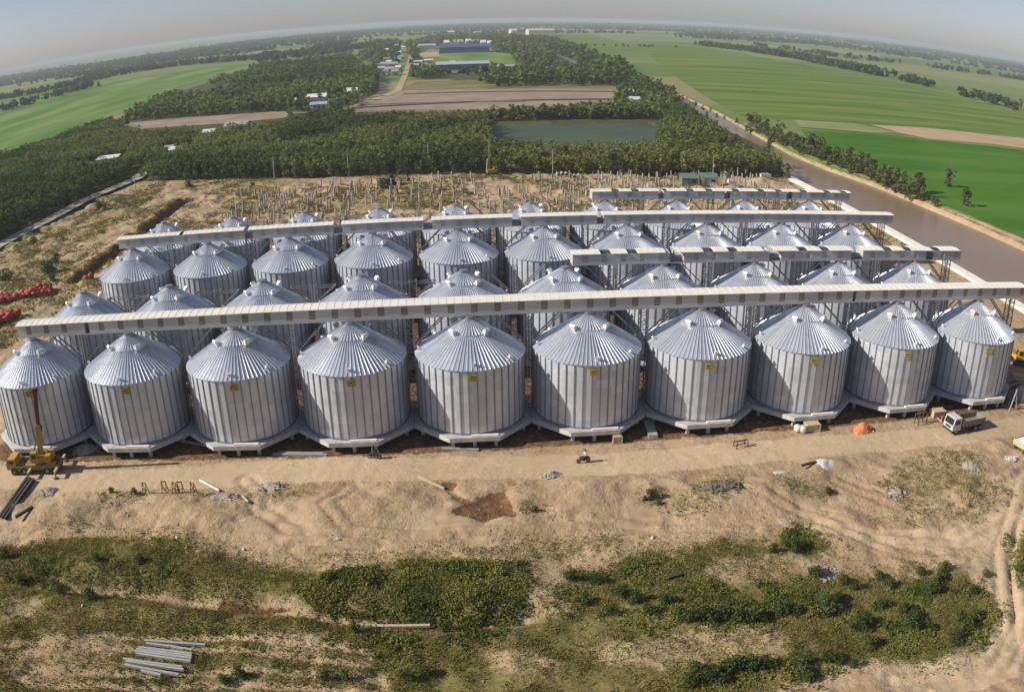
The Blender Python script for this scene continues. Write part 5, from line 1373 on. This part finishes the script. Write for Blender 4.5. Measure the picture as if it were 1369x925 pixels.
def motorcycle(px, py, rz, label):
    x, y = G(px, py); t = thing('motorcycle', (x, y, HZ(x, y)), label, 'motorcycle', rz)
    for xx in (-.62, .62):
        w_ = MB().tube((xx, -.05, .29), (xx, .05, .29), .29, n=16).build('wheel', M['rubber'], t); MB().tube((xx, -.055, .29), (xx, .055, .29), .17, n=12).build('rim', M['steel'], w_)
    MB().bar((-.55, 0, .85), (-.30, 0, .45), .1).bar((-.30, 0, .45), (.35, 0, .45), .14, .22).bar((.35, 0, .45), (.62, 0, .29), .07).bar((-.10, 0, .36), (.18, 0, .36), .24, .26).build('frame', M['chassis'], t)
    MB().bar((.62, 0, .29), (.45, 0, .72), .05).build('shock_absorber', M['steel'], t)
    for s_ in (-.07, .07): MB().bar((-.62, s_, .29), (-.5, s_, .86), .05).build('fork', M['steel'], t)
    MB().box((.22, 0, .72), (.75, .24, .12)).build('seat', M['chassis'], t); MB().box((-.48, 0, .78), (.16, .3, .4)).build('fairing', M['boom_red'], t); MB().box((.5, 0, .62), (.5, .2, .14)).build('tail_fairing', M['boom_red'], t)
    MB().bar((-.48, -.32, 1.02), (-.48, .32, 1.02), .04).build('handlebar', M['steel'], t); MB().tube((-.56, 0, .9), (-.62, 0, .9), .08).build('headlight', M['vent'], t)
    return x, y
for px, py, rz, l1, l2, sh in ((780, 618, R(12), 'motorcycle carrying the pale shirted rider in the middle of the haul road', 'person in pale shirt riding a motorcycle along the haul road', M['shirt']),
                               (501, 613, R(170), 'motorcycle carrying the dark shirted rider at the edge of the platform shadow', 'person in dark shirt riding a motorcycle below the fourth silo', M['shirt2'])):
    x, y = motorcycle(px, py, rz, l1); person_seated((x + .2*cos(rz), y + .2*sin(rz), HZ(x, y)), rz, l2, sh)

# ------------------------------------------------------------------ orange-red bags on the left
bags = []
for k in range(3):
    n = 10; vs = []; mb = MB(); prof = [(0, 0), (.42, .02), (.54, .3), (.53, .7), (.44, .92), (.26, .98), (.12, 1.04), (0, 1.02)]
    mb.lathe(prof, 12); mb.v = [(x*(1 + rnd.uniform(-.12, .12)), y*(1 + rnd.uniform(-.12, .12)), z + rnd.uniform(-.04, .04)) for x, y, z in mb.v]; bags.append(mb.mesh('bulk_bag', M['bag'], True))
def bagrow(p0, p1, n, rows, label, group):
    (ax, ay), (bx, by) = G(*p0), G(*p1)
    d = Vector((bx - ax, by - ay)).normalized(); nr = Vector((-d.y, d.x))
    for i in range(n):
        for j in range(rows):
            u = (i + .5 + rnd.uniform(-.15, .15))/n; x = ax + u*(bx - ax) + nr.x*(j*1.0 + rnd.uniform(-.3, .3)); y = ay + u*(by - ay) + nr.y*(j*1.0 + rnd.uniform(-.3, .3))
            o = link('bulk_bag', bags[rnd.randrange(3)]); o.location = (x, y, HZ(x, y) - .05); o.rotation_euler = (0, 0, rnd.uniform(0, 6)); s = rnd.uniform(1.15, 1.6); o.scale = (s, s, s*rnd.uniform(.85, 1.2)); tag(o, label, 'bag', group)
bagrow((-14, 412), (70, 391), 15, 4, 'orange-red bulk bag in the upper row of bags on the left sand', 'upper row of orange-red bags')
bagrow((-16, 440), (28, 422), 8, 4, 'orange-red bulk bag in the lower row of bags at the left edge', 'lower row of orange-red bags')
bagrow((112, 376), (124, 370), 2, 1, 'dull red bag at the end of the dark trench', 'red bags at the trench')

# ------------------------------------------------------------------ loose steel, piles, debris
def lying(px0, px1, w, h, m, name, label, cat, group=None, dz=0.0, round_=False):
    (ax, ay), (bx, by) = G(*px0), G(*px1); za, zb = HZ(ax, ay), HZ(bx, by); zz = max(za, zb, HZ((ax + bx)/2, (ay + by)/2)) + h/2 + dz
    mb = MB()
    if round_: mb.tube((ax, ay, max(za, zz - h - .3 if False else zz)), (bx, by, zz), w/2, n=12)
    else:
        if name == 'steel_beam':
            for o, ww, hh in ((h/2 - .02, w, .05), (-h/2 + .02, w, .05), (0, .06, h - .06)): mb.bar((ax, ay, zz + o), (bx, by, zz + o), ww if abs(bx - ax) < abs(by - ay) else hh, hh if abs(bx - ax) < abs(by - ay) else ww)
        else: mb.bar((ax, ay, zz), (bx, by, zz), w, h)
    o = mb.build(name, m); return tag(o, label, cat, group)
lying((1, 694), (38, 641), .34, .34, M['dsteel'], 'steel_beam', 'left dark steel beam of the pair lying by the crane', 'steel beam')
lying((8, 696), (46, 643), .34, .34, M['dsteel'], 'steel_beam', 'right dark steel beam of the pair lying by the crane', 'steel beam')
lying((4, 695), (42, 642), .30, .2, M['dsteel'], 'steel_beam', 'thin dark steel beam between the pair lying by the crane', 'steel beam', dz=.1)
lying((23, 698), (46, 684), .35, .3, M['dsteel'], 'steel_beam', 'short dark steel beam right of the long pair', 'steel beam')
lying((268, 645), (294, 659), .34, .34, M['white'], 'pipe', 'white pipe lying beside the rusty trestles', 'pipe', round_=True)
lying((325, 667), (333, 675), .25, .25, M['wood'], 'pipe', 'short pale pipe right of the white pipe', 'pipe', round_=True)
lying((559, 637), (594, 654), .22, .2, M['wood'], 'timber_pole', 'long pale timber pole above the brown pit', 'pole')
lying((470, 828), (512, 829), .32, .28, M['wood'], 'timber_pole', 'left pale timber pole along the weedy ditch', 'pole')
lying((513, 829), (574, 828), .30, .28, M['wood'], 'timber_pole', 'right pale timber pole along the weedy ditch', 'pole')
lying((893, 775), (912, 770), .3, .25, M['dsteel'], 'timber_pole', 'short dark pole on the sandy patch right of the weeds', 'pole')
lying((1070, 632), (1089, 627), .3, .25, M['dsteel'], 'timber_pole', 'dark pole stuck under the crumpled white sheet', 'pole')
for a, b, l in (((365, 608), (437, 609), 'front thin grey beam below the third silo'), ((372, 606), (432, 607), 'rear thin grey beam below the third silo'), ((238, 589), (285, 598), 'grey beam leaning below the second silo'), ((590, 600), (640, 602), 'grey plank stack below the fifth silo')):
    lying(a, b, .3, .22, M['pipe'], 'beam', l, 'beam')
for i, (a, b) in enumerate([((862, 562), (870, 586)), ((868, 562), (876, 586))]):
    lying(a, b, .6, .5, M['gal_win2'], 'sheet_stack', ('left' if i == 0 else 'right') + ' stack of grey metal sheets under the platforms beside the seventh silo', 'sheet stack')
PL = [((193, 854), (274, 860)), ((195, 858), (226, 862)), ((223, 861), (256, 867)), ((186, 866), (257, 875)), ((183, 869.5), (257, 879)), ((181, 873), (257, 883)), ((183, 876.5), (256, 887)),
      ((166, 884), (245, 895)), ((170, 887.5), (247, 899)), ((168, 891.5), (240, 905)), ((190, 899), (216, 905))]
for i, (a, b) in enumerate(PL):
    lb = ['longest grey pile at the top of the pile group in the grass', 'short grey pile under the topmost one', 'grey pile right of the short one, upper cluster', None, None, None, None, None, None, None, 'short grey pile at the bottom of the group'][i]
    grp = None
    if lb is None: lb, grp = ('grey pile in the middle cluster lying side by side in the grass', 'middle cluster of grey piles') if i < 7 else ('grey pile in the lower cluster lying side by side in the grass', 'lower cluster of grey piles')
    lying(a, b, .25, .25, M['pipe'], 'concrete_pile', lb, 'pile', grp, dz=.05)
# rusty A frame trestles
for px, py, rz, lab in ((196, 663, .3, 'leftmost rusty trestle below the haul road'), (222, 661, .5, 'second rusty trestle from the left'), (236, 663, .2, 'rusty trestle close beside its neighbour, left one of the close pair'), (243, 661, .7, 'rusty trestle, right one of the close pair'), (261, 667, .1, 'tall rusty trestle next to the white pipe')):
    x, y = G(px, py); t = thing('trestle', (x, y, HZ(x, y)), lab, 'trestle', rz + .9)
    for s in (-1, 1):
        MB().bar((-.75, s*.8, 0), (.0, s*.8, 2.1), .16).bar((.75, s*.8, 0), (0, s*.8, 2.1), .16).bar((-.42, s*.8, .9), (.42, s*.8, .9), .12).build('leg', M['rust'], t)
    MB().bar((0, -1.0, 2.12), (0, 1.0, 2.12), .18).build('top_rail', M['rust'], t); MB().bar((-.4, -.8, .9), (-.4, .8, .9), .1).build('cross_rail', M['rust'], t); t.scale = (.5, .36, .72)
def heap(px, py, rx, ry, h, m, name, label, cat):
    """mound that follows the ground, with loose lumps on and around it"""
    x, y = G(px, py); z0 = HZ(x, y); mb = MB(); nr, na = 7, 22; seed = rnd.randrange(1000)
    rr, aa = np.meshgrid(np.linspace(0, 1, nr + 1)[1:], np.arange(na)*2*pi/na, indexing='ij')
    ed = 1 + .45*(vnoise(np.cos(aa)*1.6 + 9, np.sin(aa)*1.6 + 9, seed) - .5)*2
    u, v = rr*np.cos(aa)*rx*ed, rr*np.sin(aa)*ry*ed
    zz = height_np(x + u, y + v) - z0 + (h*np.clip(1 - rr**3, 0, 1)*(.15 + 1.1*fbm(u + 50, v + 50, .55, 3, seed)) if name == 'crumpled_sheet' else h*np.clip(1 - rr**1.4, 0, 1)*(.7 + .5*fbm(u + 50, v + 50, .7, 3, seed))) - .06*rr
    vs = [(0, 0, h*(.6 if name == 'crumpled_sheet' else .9))] + [(u[i, k], v[i, k], zz[i, k]) for i in range(nr) for k in range(na)]
    fs = [(0, 1 + k, 1 + (k + 1) % na) for k in range(na)] + [(1 + i*na + k, 1 + (i + 1)*na + k, 1 + (i + 1)*na + (k + 1) % na, 1 + i*na + (k + 1) % na) for i in range(nr - 1) for k in range(na)]
    mb.add(vs, fs)
    if name != 'crumpled_sheet':
        for _ in range(int(30*rx)):
            a, r = rnd.uniform(0, 2*pi), rnd.uniform(.1, 1.25)**.8; px_, py_ = r*rx*cos(a), r*ry*sin(a); sz = rnd.uniform(.06, .22)
            zz_ = HZ(x + px_, y + py_) - z0 + h*.8*max(0, 1 - r**1.4)
            mb.box(None, (sz*rnd.uniform(.7, 2.2), sz, sz*.8), 0, M4=Matrix.Translation((px_, py_, zz_ + .02)) @ Matrix.Rotation(rnd.uniform(0, 3), 4, 'Z') @ Matrix.Rotation(rnd.uniform(-.6, .6), 4, 'X'))
    o = mb.build(name, m, None, name == 'crumpled_sheet'); o.location = (x, y, z0)
    return tag(o, label, cat, kind=None if name == 'crumpled_sheet' else 'stuff')
heap(1154, 575, 1.7, 1.2, 1.2, M['brickheap'], 'brick_heap', 'bright orange heap on the road edge below the eighth silo', 'heap')
heap(1000, 528, 1.2, 1.0, .9, M['brickheap'], 'brick_heap', 'small orange heap between the seventh and eighth silos', 'heap')
heap(1100, 626, 1.6, 1.0, .32, M['sheet'], 'crumpled_sheet', 'crumpled white plastic sheet on the sand bank', 'sheet')
heap(1040, 634, .9, .6, .22, M['sheet'], 'crumpled_sheet', 'small pale sheet left of the crumpled white one', 'sheet')
heap(1296, 629, 1.3, 1.2, .5, M['rubble'], 'rubble_heap', 'grey rubble heap in the weeds at the right', 'rubble')
heap(1352, 616, 1.2, .5, .3, M['sheet'], 'rubble_heap', 'pale debris under the tan truck', 'rubble')
heap(115, 601, 2.2, 1.4, .9, M['rubble'], 'rubble_heap', 'grey sacks and rubble in the shade between the first two silos', 'rubble')
heap(305, 667, 2.0, 1.0, .5, M['rubble'], 'rubble_heap', 'grey rubble right of the white pipe on the bank', 'rubble')
heap(65, 657, 1.3, 1.0, .5, M['rubble'], 'rubble_heap', 'pale rubble right of the dark beams', 'rubble')
heap(365, 651, 2.2, 1.0, .5, M['rubble'], 'rubble_heap', 'grey rubble with weeds left of the sand mound', 'rubble')
heap(737, 636, 1.1, .9, .5, M['rubble'], 'rubble_heap', 'grey rubble at the top of the brown pit', 'rubble')
heap(965, 660, 3.2, 1.1, .45, M['scrap'], 'rubble_heap', 'heap of brown scrap and rubble on the right sand bank', 'rubble')
heap(1105, 768, 1.6, 1.2, .15, M['rubble'], 'rubble_heap', 'pale rubble among bushes on the right', 'rubble')
heap(1195, 660, 1.3, 1.0, .3, M['rubble'], 'rubble_heap', 'thin grey rubble left of the weedy bank', 'rubble')
for px, py, lab in ((1066, 577, 'left white sack below the eighth silo'), (1073, 578, 'right white sack below the eighth silo')):
    o = link('sack', bags[0]); x, y = G(px, py); o.location = (x, y, HZ(x, y)); o.data = bags[0].copy(); o.data.materials[0] = M['sheet']; tag(o, lab, 'sack')
def crate(px, py, lx, ly, lz, m, label, rz=0, name='crate', cat='crate'):
    x, y = G(px, py); t = thing(name, (x, y, HZ(x, y)), label, cat, rz)
    MB().box((0, 0, lz/2), (lx - .06, ly - .06, lz - .02)).build('panel', m, t)
    f = MB()
    for sx in (-1, 1):
        for sy in (-1, 1): f.box((sx*lx/2, sy*ly/2, lz/2), (.12, .12, lz + .04))
    for sy in (-1, 1):
        for z in (.08, lz - .06): f.box((0, sy*ly/2, z), (lx - .1, .1, .12))
    for sx in (-1, 1): f.box((sx*lx/2, 0, .1), (.1, ly - .1, .12))
    f.build('frame', M['wood'], t)
crate(1085, 575, 2.0, 1.2, 1.1, M['tan'], 'tan crate right of the white sacks below the eighth silo')
crate(1253, 556, 2.2, 1.3, 1.0, M['tan'], 'brown crate behind the white truck under the last platform')
crate(825, 591, 1.1, .9, 1.0, M['wood'], 'small pale crate at the shadow edge below the sixth silo')
for px, py, lab in ((990, 597, 'small rusty table frame on the road verge'), (1230, 566, 'red rusty frame left of the white truck')):
    x, y = G(px, py); t = thing('steel_frame', (x, y, HZ(x, y)), lab, 'frame', .2); w_ = .8; hh = .8 if px < 1000 else 1.6
    for sx in (-1, 1):
        for sy in (-1, 1): MB().bar((sx*w_, sy*.4, 0), (sx*w_, sy*.4, hh), .12).build('leg', M['rust'], t)
    MB().box((0, 0, hh + .05), (2*w_ + .2, .3, .1)).build('top_rail', M['rust'], t); MB().box((0, 0, hh*.5), (2*w_, .1, .1)).build('cross_rail', M['rust'], t)
crate(1268, 560, 3.4, 1.3, .9, M['boom_red'], 'red machine box behind the white truck', name='machine_box', cat='machine')
# scrap beside the last silo
for i, (px, py, lx, ly, lz, m, rz) in enumerate([(1352, 520, 3, 1.4, 1.2, 'dsteel', .3), (1362, 508, 2.6, 1.2, .9, 'tan', -.4), (1345, 540, 2.2, 1.0, .8, 'dsteel', .8), (1364, 535, 1.6, 1.6, 2.0, 'gal_win2', .2)]):
    crate(px, py, lx, ly, lz, M[m], ['dark scrap box right of the last silo', 'tan scrap box next to the excavator', 'low dark scrap box at the foot of the last silo', 'tall grey box at the right picture edge'][i], rz)
x, y = G(1354, 548); t = thing('trestle', (x, y, HZ(x, y)), 'pale tall trestle at the right edge above the road', 'trestle', .2)
MB().bar((-.9, 0, 0), (0, 0, 3.4), .16).bar((.9, 0, 0), (0, 0, 3.4), .16).bar((-.5, 0, 1.5), (.5, 0, 1.5), .12).build('leg', M['pipe'], t)
for px, py, lab in ((238, 725, 'white litter on the upper grass'), (111, 811, 'white litter in the left weeds'), (326, 737, 'small white bottle on the dry grass'), (872, 720, 'white scrap at the edge of the right grass'), (452, 724, 'pale litter on the sand slope'), (512, 720, 'grey scrap in the middle of the sand slope')):
    x, y = G(px, py); o = MB().lathe([(0, 0), (.2, .02), (.26, .14), (.16, .26), (0, .28)], 7).build('litter', M['sheet'] if px != 512 else M['dsteel']); o.location = (x, y, HZ(x, y) + .05); o.rotation_euler = (.4, .2, px); o.scale = (.8, .5, .5); tag(o, lab, 'litter')

# ------------------------------------------------------------------ haze: thin even air round the whole scene
hm = bpy.data.materials.new('haze'); hm.use_nodes = True; hnt = hm.node_tree
for n_ in list(hnt.nodes):
    if n_.type == 'BSDF_PRINCIPLED': hnt.nodes.remove(n_)
pv = hnt.nodes.new('ShaderNodeVolumePrincipled'); pv.inputs['Density'].default_value = 1.5e-4; pv.inputs['Color'].default_value = (.52, .56, .63, 1)
pv.inputs['Anisotropy'].default_value = 0.0
hnt.links.new(pv.outputs[0], hnt.nodes['Material Output'].inputs['Volume'])
hz = MB().box((0, 10000, 24), (180000, 180000, 68)).build('haze', hm); hz['kind'] = 'stuff'; hz['label'] = 'thin pale haze in the air over the plain'
